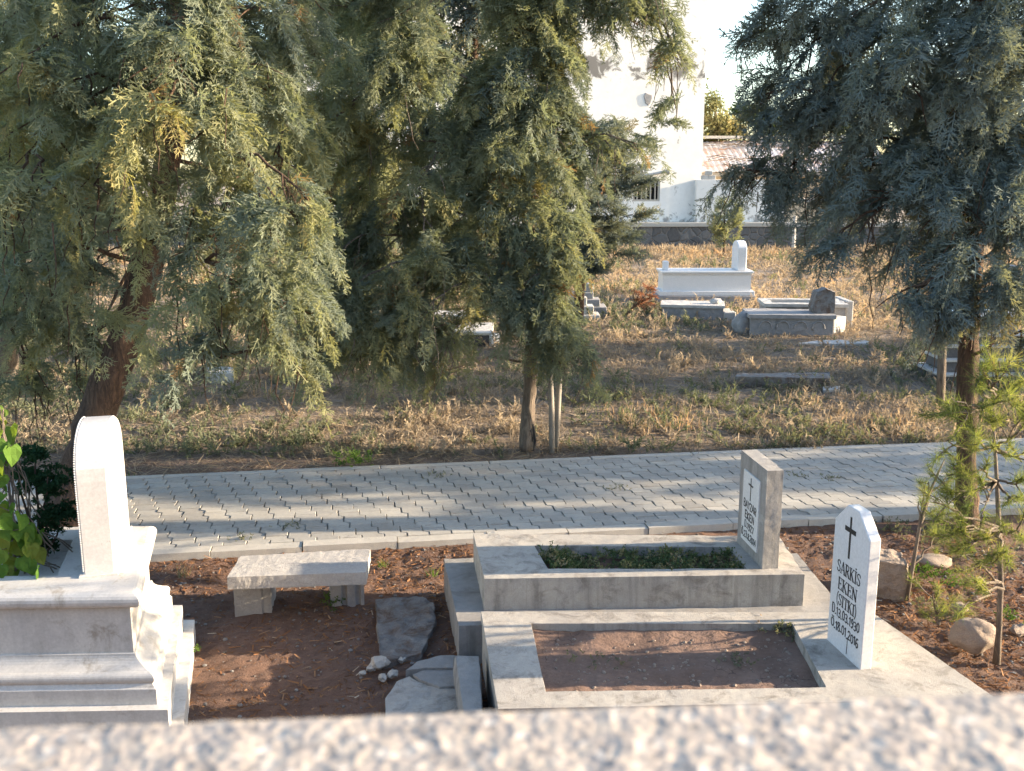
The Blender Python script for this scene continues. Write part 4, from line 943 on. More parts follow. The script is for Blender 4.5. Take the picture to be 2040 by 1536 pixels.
# ------------------------------------------------------------------ the big left cypress
LT = [(60, 30, 110, 90, 7.6), (190, 40, 110, 100, 7.4), (330, 50, 110, 100, 7.2), (460, 50, 100, 110, 7.4), (590, 60, 80, 120, 7.7),
      (40, 180, 90, 90, 7.0), (150, 190, 80, 80, 7.2), (360, 150, 110, 80, 7.0), (500, 180, 90, 90, 7.3), (590, 230, 70, 80, 7.8),
      (70, 300, 90, 80, 7.4), (330, 270, 110, 55, 6.8), (430, 290, 80, 60, 6.9), (550, 330, 70, 70, 7.6), (230, 300, 60, 60, 7.5),
      (95, 420, 85, 40, 6.9), (30, 430, 40, 24, 6.9), (190, 400, 70, 55, 7.0), (270, 330, 70, 50, 6.9), (560, 440, 80, 75, 6.7), (450, 420, 80, 70, 7.1), (620, 430, 36, 60, 6.7),
      (50, 530, 70, 90, 7.8), (140, 530, 60, 80, 7.9), (410, 520, 75, 90, 7.0), (540, 550, 90, 90, 6.7), (470, 640, 90, 75, 6.8), (380, 690, 75, 60, 6.9), (560, 690, 75, 80, 7.0), (430, 750, 45, 30, 6.9), (610, 640, 45, 80, 7.1), (580, 780, 40, 40, 7.0),
      (90, 660, 60, 80, 8.1), (30, 650, 45, 80, 8.2), (180, 690, 50, 60, 8.2), (60, 780, 60, 55, 8.6), (150, 790, 40, 40, 8.6),
      (110, 260, 130, 150, 9.2), (330, 200, 140, 130, 9.2), (500, 420, 110, 140, 9.0), (60, 480, 80, 110, 9.4), (420, 600, 60, 60, 8.8), (200, 450, 80, 80, 9.3), (80, 600, 80, 90, 9.2), (420, 470, 70, 90, 9.0), (20, 330, 80, 90, 9.2), (180, 560, 50, 60, 9.2), (250, 170, 90, 80, 7.6), (330, 110, 80, 60, 7.3), (255, 420, 60, 50, 7.4), (300, 480, 40, 40, 7.5), (215, 690, 34, 30, 7.6)]
lt = [G(122, 1068, 0), Y(150, 960, 7.95), Y(190, 830, 8.0), Y(240, 700, 8.05), Y(285, 560, 8.1), Y(320, 420, 8.15), Y(345, 250, 8.2), Y(350, 50, 8.2), Y(352, -220, 8.2)]
cl = pixclumps([(u, v-(36 if v > 620 and y < 7.7 else 0), a, b, y-(.35 if y < 7.7 else .0)) for u, v, a, b, y in LT])+rand_clumps(lt[-1][0], 8.2, 4.7, 6.6, 1.5, .5, 16, .5, 3)
LTREE = cypress('cypress_tree', 'big drooping cypress with a dark leaning trunk behind the marble tomb', 'tree', lt, [.18, .155, .145, .135, .122, .11, .09, .07, .035], cl, 'cyp', 5.2, .29, 11, twigs=160, minz=2.0, group='cypresses by the path')

# ------------------------------------------------------------------ middle cypress on its thin staked trunk
CT = [(700, 40, 80, 100, 9.6), (800, 50, 85, 100, 9.4), (760, 180, 90, 75, 9.2), (850, 150, 50, 60, 9.3), (1000, 10, 90, 35, 10), (1110, 10, 90, 50, 10), (1230, 10, 80, 45, 10), (1310, 30, 45, 70, 9.8), (1343, 130, 24, 65, 9.8), (1338, 225, 13, 50, 9.8), (1190, 25, 60, 30, 10), (1275, 40, 30, 26, 9.9),
      (1060, 100, 75, 80, 9.8), (1115, 140, 50, 60, 9.7), (990, 210, 90, 75, 9.6), (1095, 240, 90, 85, 9.6), (1150, 280, 55, 50, 9.8), (1225, 300, 40, 34, 9.8), (1275, 310, 22, 20, 9.8),
      (900, 290, 90, 65, 9.6), (760, 320, 90, 75, 9.8), (680, 250, 70, 85, 9.4), (1000, 340, 95, 75, 9.4), (1110, 350, 70, 65, 9.7), (1170, 340, 40, 36, 9.8),
      (835, 380, 55, 55, 9.2), (700, 430, 80, 80, 10.2), (800, 470, 80, 70, 9.8), (930, 430, 90, 60, 9.4), (1040, 430, 70, 50, 9.2), (1115, 460, 38, 24, 9.2), (1150, 478, 18, 12, 9.2),
      (740, 560, 75, 75, 9.8), (860, 560, 70, 60, 9.5), (970, 510, 85, 60, 9.2), (1055, 545, 65, 65, 9.2), (1100, 620, 60, 80, 9.2), (1060, 650, 50, 50, 9.0), (1020, 610, 50, 50, 9.2), (1125, 700, 28, 45, 9.2), (1080, 700, 40, 40, 9.2), (1160, 755, 10, 26, 9.2),
      (690, 660, 60, 70, 9.8), (790, 680, 60, 65, 9.6), (855, 700, 55, 60, 9.5), (640, 600, 55, 80, 10), (870, 770, 26, 28, 9.5), (720, 745, 30, 28, 9.7), (930, 640, 30, 30, 9.6), (980, 600, 50, 30, 9.5),
      (780, 120, 110, 110, 11.2), (1000, 300, 120, 110, 11.3), (900, 450, 110, 90, 11.2)]
ct = [G(1049, 897, .05), Y(1054, 800, 10.22), Y(1060, 700, 10.22), Y(1062, 600, 10.2), Y(1050, 420, 10.2), Y(1035, 200, 10.2), Y(1030, -60, 10.2), Y(1020, -230, 10.2)]
cl = pixclumps([(u-(20 if 1080 < u < 1240 and v < 420 else 0), v, a*(.88 if u > 1080 and v < 420 else 1), b, y+(.4 if y < 10 else .2)) for u, v, a, b, y in CT]+[(1050, 590, 55, 60, 9.5), (1060, 480, 70, 60, 9.5), (1095, 670, 45, 50, 9.5), (1115, 715, 32, 40, 9.5), (1065, 400, 80, 60, 9.6), (1050, 300, 80, 70, 9.7), (1060, 180, 80, 70, 9.8), (1100, 60, 60, 50, 10.2), (1040, 60, 70, 60, 10), (1090, 560, 60, 60, 9.5), (760, 640, 70, 80, 9.4), (820, 710, 60, 50, 9.4), (700, 730, 50, 40, 9.4), (885, 730, 34, 36, 9.3), (640, 690, 40, 60, 9.6), (930, 560, 60, 50, 9.4), (660, 520, 60, 70, 9.6), (690, 600, 50, 60, 9.3), (740, 690, 50, 50, 9.2), (790, 600, 60, 50, 9.2), (840, 650, 40, 50, 9.1), (660, 660, 30, 50, 9.3), (850, 520, 60, 50, 9.2)])+rand_clumps(ct[-1][0]-.2, 10.2, 4.9, 6.9, 1.5, .5, 14, .5, 5)
cypress('cypress_tree', 'wide weeping cypress on a thin pale trunk beside two upright stakes', 'tree', ct, [.085, .07, .075, .07, .065, .055, .04, .02], cl, 'cyp', 6.0, .30, 12, bark='bark_pale', twigs=150, group='cypresses by the path')
for k, (u0, v0, u1, v1, lab) in enumerate([(1101, 900, 1093, 690, 'grey wooden tree stake, the one nearer the thin cypress trunk'), (1106, 893, 1118, 660, 'grey wooden tree stake, the one farther from the thin cypress trunk')]):
    p0 = G(u0, v0, .05); p1 = Y(u1, v1, p0[1]+.02)
    tag(obj('tree_stake', MB().tube([tuple(p0-np.array((0, 0, .2))), tuple(lerp(p0, p1, .5)+np.array((.006, 0, 0))), tuple(p1)], [.033, .030, .027], 9, .04), MT['stake'], smooth=True, origin=tuple(p0)), lab, 'stake', 'stakes by the thin cypress')
p0 = G(1062, 893, .05); mb = MB(); 
mb.tube([Y(1060, 845, p0[1]-.1), Y(1057, 858, p0[1]-.12), Y(1060, 880, p0[1]-.12), Y(1064, 862, p0[1]-.11), Y(1061, 845, p0[1]-.1)], .012, 5); mb.tube([Y(1062, 850, p0[1]-.1), Y(1066, 875, p0[1]-.11), Y(1060, 897, p0[1]-.1)], .016, 5)
tag(obj('tied_strap', mb, MT['black'], origin=tuple(p0)), 'black strap hanging down the thin cypress trunk', 'strap')

# ------------------------------------------------------------------ right cypress
RT = [(1560, 75, 70, 45, 8.2), (1500, 90, 34, 22, 8.2), (1670, 60, 100, 70, 8), (1620, 10, 80, 40, 8.0), (1820, 50, 110, 80, 7.8), (1970, 70, 100, 100, 7.6),
      (1560, 170, 52, 46, 8.2), (1520, 215, 30, 26, 8.2), (1650, 190, 90, 75, 7.9), (1780, 180, 100, 85, 7.4), (1930, 210, 110, 95, 7.4), (1540, 255, 45, 22, 8.2), (1590, 255, 45, 34, 8.1),
      (1700, 290, 90, 65, 7.7), (1840, 320, 105, 75, 7.5), (1990, 330, 90, 85, 7.4), (1630, 290, 50, 45, 8),
      (1500, 375, 36, 24, 8.3), (1462, 370, 14, 9, 8.3), (1575, 355, 70, 45, 8.2), (1650, 400, 85, 55, 8), (1770, 410, 95, 65, 7.5), (1900, 420, 100, 80, 7.3), (2010, 440, 80, 80, 7.2), (1550, 405, 36, 18, 8.2),
      (1710, 490, 75, 34, 7.4), (1665, 500, 30, 20, 7.4), (1820, 510, 80, 65, 7.6), (1950, 550, 95, 85, 7.3), (1850, 600, 70, 45, 7.8), (1790, 610, 50, 16, 7.8), (2010, 590, 65, 75, 7.2), (1945, 650, 40, 34, 7.3), (1875, 640, 24, 22, 7.9), (2060, 500, 80, 90, 7.3), (2090, 300, 100, 100, 7.4), (2100, 120, 100, 100, 7.5), (2060, 680, 40, 30, 7.3),
      (1750, 150, 120, 120, 9.2), (1900, 330, 140, 130, 9.2), (1750, 380, 100, 90, 9.0), (2050, 200, 130, 130, 9), (2180, 420, 110, 120, 8.2)]
rt = [G(1928, 1056, 0), Y(1925, 950, 7.95), Y(1926, 800, 7.97), Y(1931, 680, 8), Y(1938, 500, 8.03), Y(1945, 250, 8.05), Y(1945, 0, 8.05), Y(1945, -250, 8.05)]
cl = pixclumps([(u, v, a, b, 7.3 if v > 540 and y < 8.5 else min(y+.3, 8.9)) for u, v, a, b, y in RT]+[(1945, 90, 70, 70, 7.6), (1930, 180, 60, 60, 7.6), (1960, 0, 70, 60, 7.6), (1950, 300, 60, 60, 7.6)])+rand_clumps(rt[-1][0], 8.7, 4.6, 6.6, 1.0, .4, 12, .45, 9)
cypress('cypress_tree', 'dense blue green cypress on a reddish trunk behind the pine sapling', 'tree', rt, [.095, .085, .08, .078, .075, .065, .05, .025], cl, 'cypblue', 5.6, .27, 13, twigs=90, group='cypresses by the path')
p0 = G(1874, 818, .05); p1 = Y(1879, 640, p0[1])
tag(obj('tree_stake', MB().tube([tuple(p0-np.array((0, 0, .2))), tuple(lerp(p0, p1, .5)), tuple(p1)], [.055, .052, .048], 9, .05), MT['bark_pale'], smooth=True, origin=tuple(p0)), 'thick grey wooden post standing before the dark tiered tomb', 'post')

# ------------------------------------------------------------------ trees farther back
bt = [G(1150, 690, .05), Y(1155, 560, 16.0), Y(1160, 300, 16.0)]
BT = [(1180, 300, 70, 70, 16), (1230, 320, 45, 40, 15.9), (1262, 300, 22, 18, 15.9), (1190, 400, 75, 70, 15.7), (1238, 400, 22, 40, 15.8), (1130, 380, 80, 90, 16), (1180, 490, 85, 65, 15.8), (1225, 480, 40, 40, 15.8), (1140, 545, 60, 40, 15.9), (1090, 480, 60, 90, 16), (1262, 345, 22, 24, 15.8), (1258, 440, 26, 26, 15.8), (1225, 260, 30, 26, 15.9)]
cypress('conical_tree', 'dark blue green bushy tree just behind the middle cypress, before the white building', 'tree', bt, [.09, .08, .03], pixclumps(BT), 'cypblue', 5.5, .38, 21, group='trees behind the first row', hang=-.1, twigs=10)
dt = [G(945, 640, .05), Y(945, 400, 19), Y(945, 0, 19)]
DT = [(900, 60, 90, 110, 19), (1000, 30, 50, 60, 19), (940, 130, 70, 90, 19), (880, 230, 90, 90, 19), (980, 250, 60, 80, 19), (920, 330, 90, 80, 19), (820, 350, 80, 80, 19.3), (700, 300, 90, 90, 19.5), (720, 420, 90, 80, 19.5), (960, -60, 90, 80, 19), (840, -40, 90, 90, 19)]
cypress('cypress_tree', 'tall shadowy tree deeper in, glimpsed through the gap at the top of the middle cypress', 'tree', dt, [.14, .12, .05], pixclumps(DT), 'cypblue', 5, .5, 22, protos=SPR_LO, group='trees behind the first row', twigs=6)
ft = [G(8, 760, .05), Y(20, 640, 13.3), Y(30, 500, 13.4), Y(30, 300, 13.4), Y(30, 0, 13.4)]
FT = [(20, 60, 110, 110, 13.4), (140, 120, 110, 110, 13.4), (40, 250, 110, 100, 13.2), (170, 300, 100, 100, 13.4), (60, 430, 100, 90, 13.2), (-100, 200, 120, 160, 13.4), (-90, 430, 110, 120, 13.4), (190, 440, 70, 70, 13.4), (-60, 560, 60, 50, 13.2)]
cypress('cypress_tree', 'cypress with a pale pinkish trunk at the left edge, behind the big leaning one', 'tree', ft, [.16, .14, .13, .11, .06], pixclumps(FT), 'cyp', 5, .40, 23, group='trees behind the first row', twigs=10, bark='bark_pale')
mt_ = [G(590, 740, .05), Y(612, 640, 13.6), Y(640, 520, 13.7), Y(650, 350, 13.7), Y(660, 0, 13.7)]
MTT = [(640, 100, 110, 110, 13.7), (560, 240, 100, 100, 13.7), (720, 300, 100, 100, 13.7), (620, 390, 100, 80, 13.7), (470, 330, 90, 110, 13.9), (420, 140, 110, 110, 13.8), (780, 120, 100, 110, 13.7), (720, 480, 70, 70, 13.6), (580, 520, 50, 50, 13.7)]
cypress('cypress_tree', 'dark trunked cypress leaning right, half hidden between the left and middle ones', 'tree', mt_, [.13, .12, .11, .1, .05], pixclumps(MTT), 'cyp', 5, .40, 24, group='trees behind the first row', twigs=40)
# young conical sapling by the stone wall
c0 = G(1442, 514, .05)
SP = [(1443, 400, 12, 16, c0[1]), (1438, 425, 22, 22, c0[1]), (1455, 440, 20, 24, c0[1]), (1430, 450, 18, 20, c0[1]), (1445, 465, 24, 16, c0[1]), (1462, 425, 10, 20, c0[1])]
cypress('young_cypress', 'young conical cypress on a thin stem in front of the stone retaining wall', 'tree', [c0, Y(1443, 480, c0[1]), Y(1444, 400, c0[1])], [.04, .035, .02], pixclumps(SP), 'cyp', 4, .34, 25, protos=SPR_LO, hang=-.9, twigs=0)
# small dead orange shrub
c0 = G(1242, 632, .05); mb = MB(); pts = [c0, Y(1262, 612, c0[1]), Y(1285, 598, c0[1]), Y(1300, 590, c0[1])]
t = thing('dead_shrub', 'small dead orange brown shrub leaning beside the gleaming white tomb', 'shrub', tuple(c0))
mb.tube(pts, [.03, .025, .018, .01], 6)
for (u, v) in ((1262, 585), (1280, 575), (1300, 575), (1308, 600), (1285, 612)): limb(mb, pts[1], Y(u, v, c0[1]), .014, .006, .05, 4)
obj('trunk', mb, MT['bark'], t)
p, d, s, tt = fill_clumps(pixclumps([(1268, 590, 18, 15, c0[1]), (1290, 582, 18, 14, c0[1]), (1298, 604, 14, 12, c0[1]), (1275, 608, 16, 12, c0[1])]), 2.6, .2, c0, 31, .1)
V, T = place(SPR_LO, p, d, s, tt, seed=31); tri_mesh('crown', V, MT['orange'], T, t, per=4)
# broadleaf trees beyond the buildings
def leafblob(n, seed):
    r = np.random.default_rng(seed); T = []
    for k in range(n): 
        p = r.normal(0, .42, 3); d = norm(r.normal(0, 1, 3)); T.append(tri(p, d, norm(r.normal(0, 1, 3)), .30, .24))
    return np.array(T).reshape(-1, 3)
LB = [leafblob(40, i) for i in range(4)]
def broadleaf(label, u, y, v0, pix, mat, seed, group='trees beyond the buildings'):
    b = np.array((float(Y(u, 400, y)[0]), y, 0)); t = thing('broadleaf_tree', label, 'tree', tuple(b), group)
    mb = MB(); top = Y(u, v0, y); mb.tube([b-np.array((0, 0, .3)), lerp(b, top, .5)+np.array((.1, 0, 0)), top], [.2, .15, .05], 8)
    cl = pixclumps([(a, c, ru, rv, y) for a, c, ru, rv in pix])
    for c, rad in cl: limb(mb, lerp(b, top, .55), c, .06, .015, .06, 5)
    obj('trunk', mb, MT['bark_pale'], t)
    p, d, s, tt = fill_clumps(cl, 1.7, .75, b, seed, 0); V, T = place(LB, p, d, s*.75, tt, seed=seed, roll=2); tri_mesh('crown', V, MT[mat], T, t)
broadleaf('yellowing autumn tree beside the corner of the tall white building', 1425, 47, 210, [(1412, 225, 26, 22), (1440, 245, 26, 24), (1410, 275, 24, 26), (1425, 300, 22, 22), (1460, 262, 20, 18), (1400, 325, 14, 22), (1380, 250, 25, 40)], 'deci', 41)
broadleaf('green bushy tree rising behind the tin roofed house', 1510, 56, 235, [(1480, 250, 22, 24), (1510, 240, 24, 26), (1545, 255, 26, 22), (1520, 268, 36, 14), (1580, 262, 24, 16), (1478, 222, 8, 16)], 'decig', 42)
broadleaf('green tree behind the tin roofed house, farther right behind the blue green cypress', 1700, 58, 200, [(1660, 240, 34, 32), (1720, 220, 40, 40), (1780, 240, 40, 36), (1840, 250, 40, 30), (1900, 240, 40, 36)], 'decig', 43)

# ------------------------------------------------------------------ pine saplings at the right
def needle_tuft(seed, n=36):
    r = np.random.default_rng(seed); T = []
    for k in range(n):
        x = r.uniform(-.7, .25); d = np.array((r.uniform(.5, 1.3), *(r.normal(0, .75, 2)))); d /= np.linalg.norm(d)
        T.append(tri(np.array((x, 0, 0)), d, norm(r.normal(0, 1, 3)), r.uniform(.7, 1.1), .030))
    return np.array(T).reshape(-1, 3)
NT = [needle_tuft(i) for i in range(5)]
def pine(label, stem, rad, tips, seed, size=.105):
    t = thing('pine_sapling', label, 'tree', tuple(stem[0]), 'pine saplings'); mb = MB(); mb.tube(stem, rad, 8, .08); random.seed(seed)
    pos, dr, sc, tt = [], [], [], []; r = np.random.default_rng(seed)
    st = [np.asarray(p) for p in stem]
    for (u, v, y, k) in tips:
        c = Y(u, v, y); j = min(range(len(st)), key=lambda i: abs(st[i][2]-(c[2]-.12)))
        pts = limb(mb, st[j], c, .010, .004, -.03, 6, .05, 5)
        for q in range(max(2, int(k*.62))):
            e = c+r.normal(0, .075, 3); a = np.asarray(pts[r.integers(3, 6)]); limb(mb, a, e, .0045, .003, .02, 3, .05, 4)
            for m_ in range(3):
                pos.append(lerp(a, e, 1-.19*m_)); dr.append((e-a)+r.normal(0, .05, 3)+np.array((0, 0, .05))); sc.append(size*r.uniform(.7, 1.15)); tt.append(np.clip(r.normal(.45, .2), 0, .93))
    obj('trunk', mb, MT['bark_pale'], t, smooth=True)
    V, T = place(NT, np.array(pos), np.array(dr), np.array(sc), np.array(tt), roll=2, seed=seed); tri_mesh('needles', V, MT['pine'], T, t)
    return t
s0 = G(1985, 1322, 0); yy = float(s0[1])
stem = [s0, Y(1990, 1260, yy+.01), Y(1994, 1160, yy+.02), Y(1990, 1050, yy+.03), Y(1986, 960, yy+.03), Y(1982, 890, yy+.04), Y(1975, 800, yy+.05)]
tips = [(1965, 730, 5.15, 7), (1990, 720, 5.2, 5), (1950, 760, 5.2, 5), (2030, 790, 5.1, 6), (2010, 760, 5.2, 5), (1905, 800, 5.0, 6), (1895, 830, 5.1, 5), (1925, 860, 5.1, 5), (1980, 830, 5.3, 6), (2030, 860, 5.2, 6), (1890, 880, 5.1, 4), (2035, 920, 5.2, 5),
        (1900, 930, 5.2, 6), (1885, 980, 5.3, 5), (1920, 990, 5.1, 6), (1950, 930, 5.3, 5), (1960, 1000, 5.3, 5), (1905, 1050, 5.2, 6), (1930, 1080, 5.2, 5), (2025, 1000, 5.1, 6), (2030, 1060, 5.1, 6), (1960, 1060, 5.3, 5), (2010, 1120, 5.1, 5), (1940, 1150, 5.2, 4), (1945, 1190, 5.1, 4), (1860, 1000, 5.4, 4), (1870, 1070, 5.4, 4), (2035, 960, 5.3, 5), (2000, 900, 5.0, 4), (1975, 1130, 5.0, 4), (1935, 1110, 5.35, 4)]
pine('bushy young pine sapling with bright yellow green needles at the right edge', stem, [.024, .019, .017, .015, .012, .010, .006], tips, 51)
mb = MB(); 
s1 = G(1806, 1196, 0); y1 = float(s1[1])
pine('bare thin pine sapling leaning right from the squarish stone block', [s1, Y(1818, 1130, y1), Y(1832, 1050, y1), Y(1850, 985, y1), Y(1870, 940, y1), Y(1882, 915, y1)], [.016, .014, .012, .009, .007, .004], [(1850, 960, y1, 3), (1885, 950, y1+.1, 4), (1880, 1020, y1-.1, 4), (1830, 1000, y1, 2), (1865, 1065, y1+.1, 3), (1850, 1000, y1+.15, 3)], 52, .085)
s2 = G(1870, 1245, 0); y2_ = float(s2[1])
pine('tiny pine seedling growing alone between the concrete grave and the brown boulder', [s2, Y(1866, 1225, y2_), Y(1862, 1195, y2_)], [.006, .005, .003], [(1858, 1185, y2_, 3), (1866, 1205, y2_, 3), (1862, 1225, y2_, 3), (1875, 1235, y2_, 2)], 53, .085)

# ------------------------------------------------------------------ climbing plant and dark bush by the marble tomb
def heart():
    o = [(0, 0), (-.30, -.10), (-.50, .12), (-.48, .42), (-.28, .74), (0, 1.0), (.28, .74), (.48, .42), (.50, .12), (.30, -.10)]
    mid = [(0, .0), (0, .35), (0, .7), (0, 1.0)]
    Q = []
    zf = lambda x, y: .30*abs(x)-.28*y*y+.06*math.sin(9*y+6*abs(x))
    L = [(0, 0), (-.30, -.10), (-.50, .12), (-.48, .42), (-.28, .74), (0, 1.0)]
    for sx in (1, -1):
        pts = [(sx*x, y) for x, y in L]; ms = [(0, 0), (0, .05), (0, .15), (0, .42), (0, .74), (0, 1.0)]
        for k in range(5):
            quad_ = [ms[k], pts[k], pts[k+1], ms[k+1]]
            md = lambda a, b: ((a[0]+b[0])/2, (a[1]+b[1])/2)
            m0, m1 = md(ms[k], pts[k]), md(ms[k+1], pts[k+1])
            for q in ([ms[k], m0, m1, ms[k+1]], [m0, pts[k], pts[k+1], m1]):
                P3 = [np.array((y, x, zf(x, y))) for x, y in q]
                Q += [P3[0], P3[1], P3[2], P3[0], P3[2], P3[3]]
    return np.array(Q)
HL = [heart()]
def vine():
    base = np.array((-2.75, 5.25, .56)); t = thing('climbing_plant', 'climbing plant with broad yellow green heart shaped leaves on the marble tomb', 'plant', tuple(base))
    r = np.random.default_rng(5); random.seed(5); mb = MB(); pos, dr, sc, tt = [], [], [], []
    spots = [(8, 815), (22, 850), (5, 860), (20, 890), (2, 905), (18, 925), (5, 945), (-20, 830), (-25, 880), (-15, 930), (8, 985), (18, 1000), (2, 1010), (30, 1005), (12, 1030), (35, 1045), (5, 1055), (20, 1065), (50, 1052), (75, 1055), (88, 1065), (40, 1075), (10, 1085), (28, 1090), (60, 1085), (5, 1110), (20, 1110), (35, 1112), (15, 1130), (80, 1128), (92, 1124), (45, 1110), (70, 1098), (-20, 1000), (-25, 1060), (-15, 1100), (30, 1060), (0, 1030), (55, 1070), (45, 1095), (10, 1068), (-5, 965), (12, 880), (65, 1065), (25, 1128), (3, 1095), (15, 1015), (40, 1025), (26, 1078), (52, 1120), (2, 1125), (-8, 1045), (60, 1052), (16, 1098), (8, 838), (14, 905), (-4, 915)]
    for (u, v) in spots:
        y = r.uniform(4.95, 5.35); c = Y(u, v, y); pos.append(c); dr.append(np.array((r.normal(.15, .5), -.55+r.normal(0, .3), -.8+r.normal(0, .35)))); sc.append(r.uniform(.068, .108)); tt.append(np.clip(r.normal(.55, .25), 0, 1))
        if r.random() < .6: limb(mb, base+np.array((r.uniform(-.2, .3), r.uniform(-.1, .15), (c[2]-.56)*.55)), c, .004, .002, .1, 5, .06, 4)
    for k in range(5): limb(mb, base+r.normal(0, .05, 3)*np.array((1, 1, 0)), Y(r.uniform(-15, 15), r.uniform(790, 850), 5.2), .007, .004, .0, 8, .03, 5)
    obj('stems', mb, MT['weed_stem'] if 'weed_stem' in MT else MT['bark_pale'], t)
    V, T = place(HL, np.array(pos), np.array(dr), np.array(sc), np.array(tt), roll=.9, seed=3, up=(0, -.8, .6)); o = tri_mesh('leaves', V, MT['vine'], T, t)
vine()
def leafsprig(seed):
    r = np.random.default_rng(seed); T = []
    for k in range(14):
        p = np.array((k/14, r.normal(0, .12), r.normal(0, .12))); d = norm(np.array((.4, r.normal(0, 1), r.normal(.2, .7)))); T.append(tri(p, d, norm(r.normal(0, 1, 3)), .30, .20)); 
        s = np.cross(d, norm(r.normal(0, 1, 3))); T.append([p+d*.3, p+d*.12+s*.1, p+d*.12-s*.1])
    return np.array(T).reshape(-1, 3)
LS = [leafsprig(i) for i in range(5)]
def bush():
    b = np.array((-2.86, 5.42, .5)); t = thing('small_leaved_bush', 'dark green small leaved bush between the leaning trunk and the marble headstone', 'bush', tuple(b))
    cl = pixclumps([(70, 900, 30, 26, 5.45), (95, 950, 42, 36, 5.4), (60, 970, 36, 50, 5.5), (105, 1000, 36, 30, 5.4), (85, 1040, 38, 34, 5.4), (120, 1035, 24, 24, 5.35), (60, 1060, 30, 36, 5.4), (40, 920, 24, 40, 5.5), (75, 1085, 24, 26, 5.35)], 1.0)
    mb = MB(); random.seed(3)
    for c, rad in cl: limb(mb, b+np.array((.1, 0, 0)), c, .012, .004, .04, 5)
    obj('trunk', mb, MT['bark'], t)
    p, d, s, tt = fill_clumps(cl, 2.6, .075, b, 61, .1); V, T = place(LS, p, d, s, tt, roll=2, seed=61); tri_mesh('crown', V, MT['darkleaf'], T, t)
bush()

# ------------------------------------------------------------------ dry grass and weeds of the field
def blades(name, n, xr, yr, hr, wr, mat, seed, dens=None, clump=.25, kind='stuff', lean=.45, tintf=None, nper=10):
    r = np.random.default_rng(seed)
    # tuft centres
    m_ = n//nper
    yc = yr[0]+(yr[1]-yr[0])*r.random(m_)**1.35; half = yc*.62+1.5; xc = r.uniform(-1, 1, m_)*half
    if xr: xc = r.uniform(xr[0], xr[1], m_)
    if dens is not None: k = r.random(m_) < dens(xc, yc); xc, yc = xc[k], yc[k]
    b = (xc-pa[0])*pperp[0]+(yc-pa[1])*pperp[1]; k = b > pwidth+.03; xc, yc = xc[k], yc[k]
    hs = r.uniform(.55, 1.3, len(xc)); tf = (tintf(xc, yc) if tintf else np.full(len(xc), .5))+r.normal(0, .12, len(xc))
    x = np.repeat(xc, nper)+r.normal(0, .05, len(xc)*nper)*(1+np.repeat(yc, nper)/18); y = np.repeat(yc, nper)+r.normal(0, .05, len(xc)*nper)*(1+np.repeat(yc, nper)/18)
    N_ = len(x); z = ground_z(x, y)-.01
    h = r.uniform(hr[0], hr[1], N_)*np.repeat(hs, nper); wd = r.uniform(wr[0], wr[1], N_)*(.5+y/16)
    a = r.uniform(0, 2*PI, N_); ln = np.abs(r.normal(0, lean, N_))*h; p = np.stack([x, y, z], -1)
    side = np.stack([np.cos(a+PI/2), np.sin(a+PI/2), np.zeros(N_)], -1)*wd[:, None]/2
    mid = p+np.stack([np.cos(a)*ln*.35, np.sin(a)*ln*.35, h*.6], -1); tip = p+np.stack([np.cos(a)*ln, np.sin(a)*ln, h*r.uniform(.7, 1, N_)], -1)
    V = np.stack([p-side, p+side, mid+side*.8, p-side, mid+side*.8, mid-side*.8, mid-side*.8, mid+side*.8, tip], 1).reshape(-1, 3)
    T = np.repeat(np.clip(np.repeat(tf, nper)+r.normal(0, .1, N_), 0, 1), 9)
    return tag(tri_mesh(name, V, MT[mat], T), kind=kind)
patch = lambda x, y: fnoise(x, y, .55, 12)
green = lambda x, y: fnoise(x, y, .5, 33)
far_ = lambda y: np.clip((y-15)/6, 0, 1)
blades('dry_grass', 190000, None, (10.0, 38.4), (.04, .13), (.005, .011), 'drygrass', 71, lambda x, y: np.clip(.30+.5*patch(x, y)+.5*far_(y), .08, 1), tintf=lambda x, y: .22+.38*far_(y)+.22*patch(x, y), lean=1.2)
def field_weeds(name, n, mat, seed, yr, dens, size, tintf):
    r = np.random.default_rng(seed); y = yr[0]+(yr[1]-yr[0])*r.random(n)**1.35; x = r.uniform(-1, 1, n)*(y*.6+1.2)
    k = (r.random(n) < dens(x, y)) & ((x-pa[0])*pperp[0]+(y-pa[1])*pperp[1] > pwidth+.05); x, y = x[k], y[k]
    m_ = 5; tc = np.repeat(tintf(x, y)+r.normal(0, .13, len(x)), m_); sc = np.repeat(r.uniform(.6, 1.4, len(x)), m_); x = np.repeat(x, m_); y = np.repeat(y, m_); n = len(x)
    sp = .05*(.5+y/16); x = x+r.normal(0, 1, n)*sp; y = y+r.normal(0, 1, n)*sp; p = np.stack([x, y, ground_z(x, y)-.005], -1)
    d = r.normal(0, 1, (n, 3)); d[:, 2] = np.abs(d[:, 2])*.8+.45
    V, T = place(LS3, p, d, size*sc*r.uniform(.6, 1.2, n)*(.6+y/30), np.clip(tc+r.normal(0, .06, n), 0, 1), roll=2, seed=seed)
    return tag(tri_mesh(name, V, MT[mat], T), kind='stuff')
def sprig3(seed):
    r = np.random.default_rng(seed); T = [tri(np.zeros(3), np.array((1., 0, 0)), norm(r.normal(0, 1, 3)), 1, .04)]
    for k in range(11):
        p = np.array((.15+.8*k/11, 0, 0)); d = norm(np.array((.9, r.normal(0, 1), r.normal(0, 1)))); T.append(tri(p, d, norm(r.normal(0, 1, 3)), r.uniform(.2, .38), .10))
    return np.array(T).reshape(-1, 3)
LS3 = [sprig3(i) for i in range(5)]
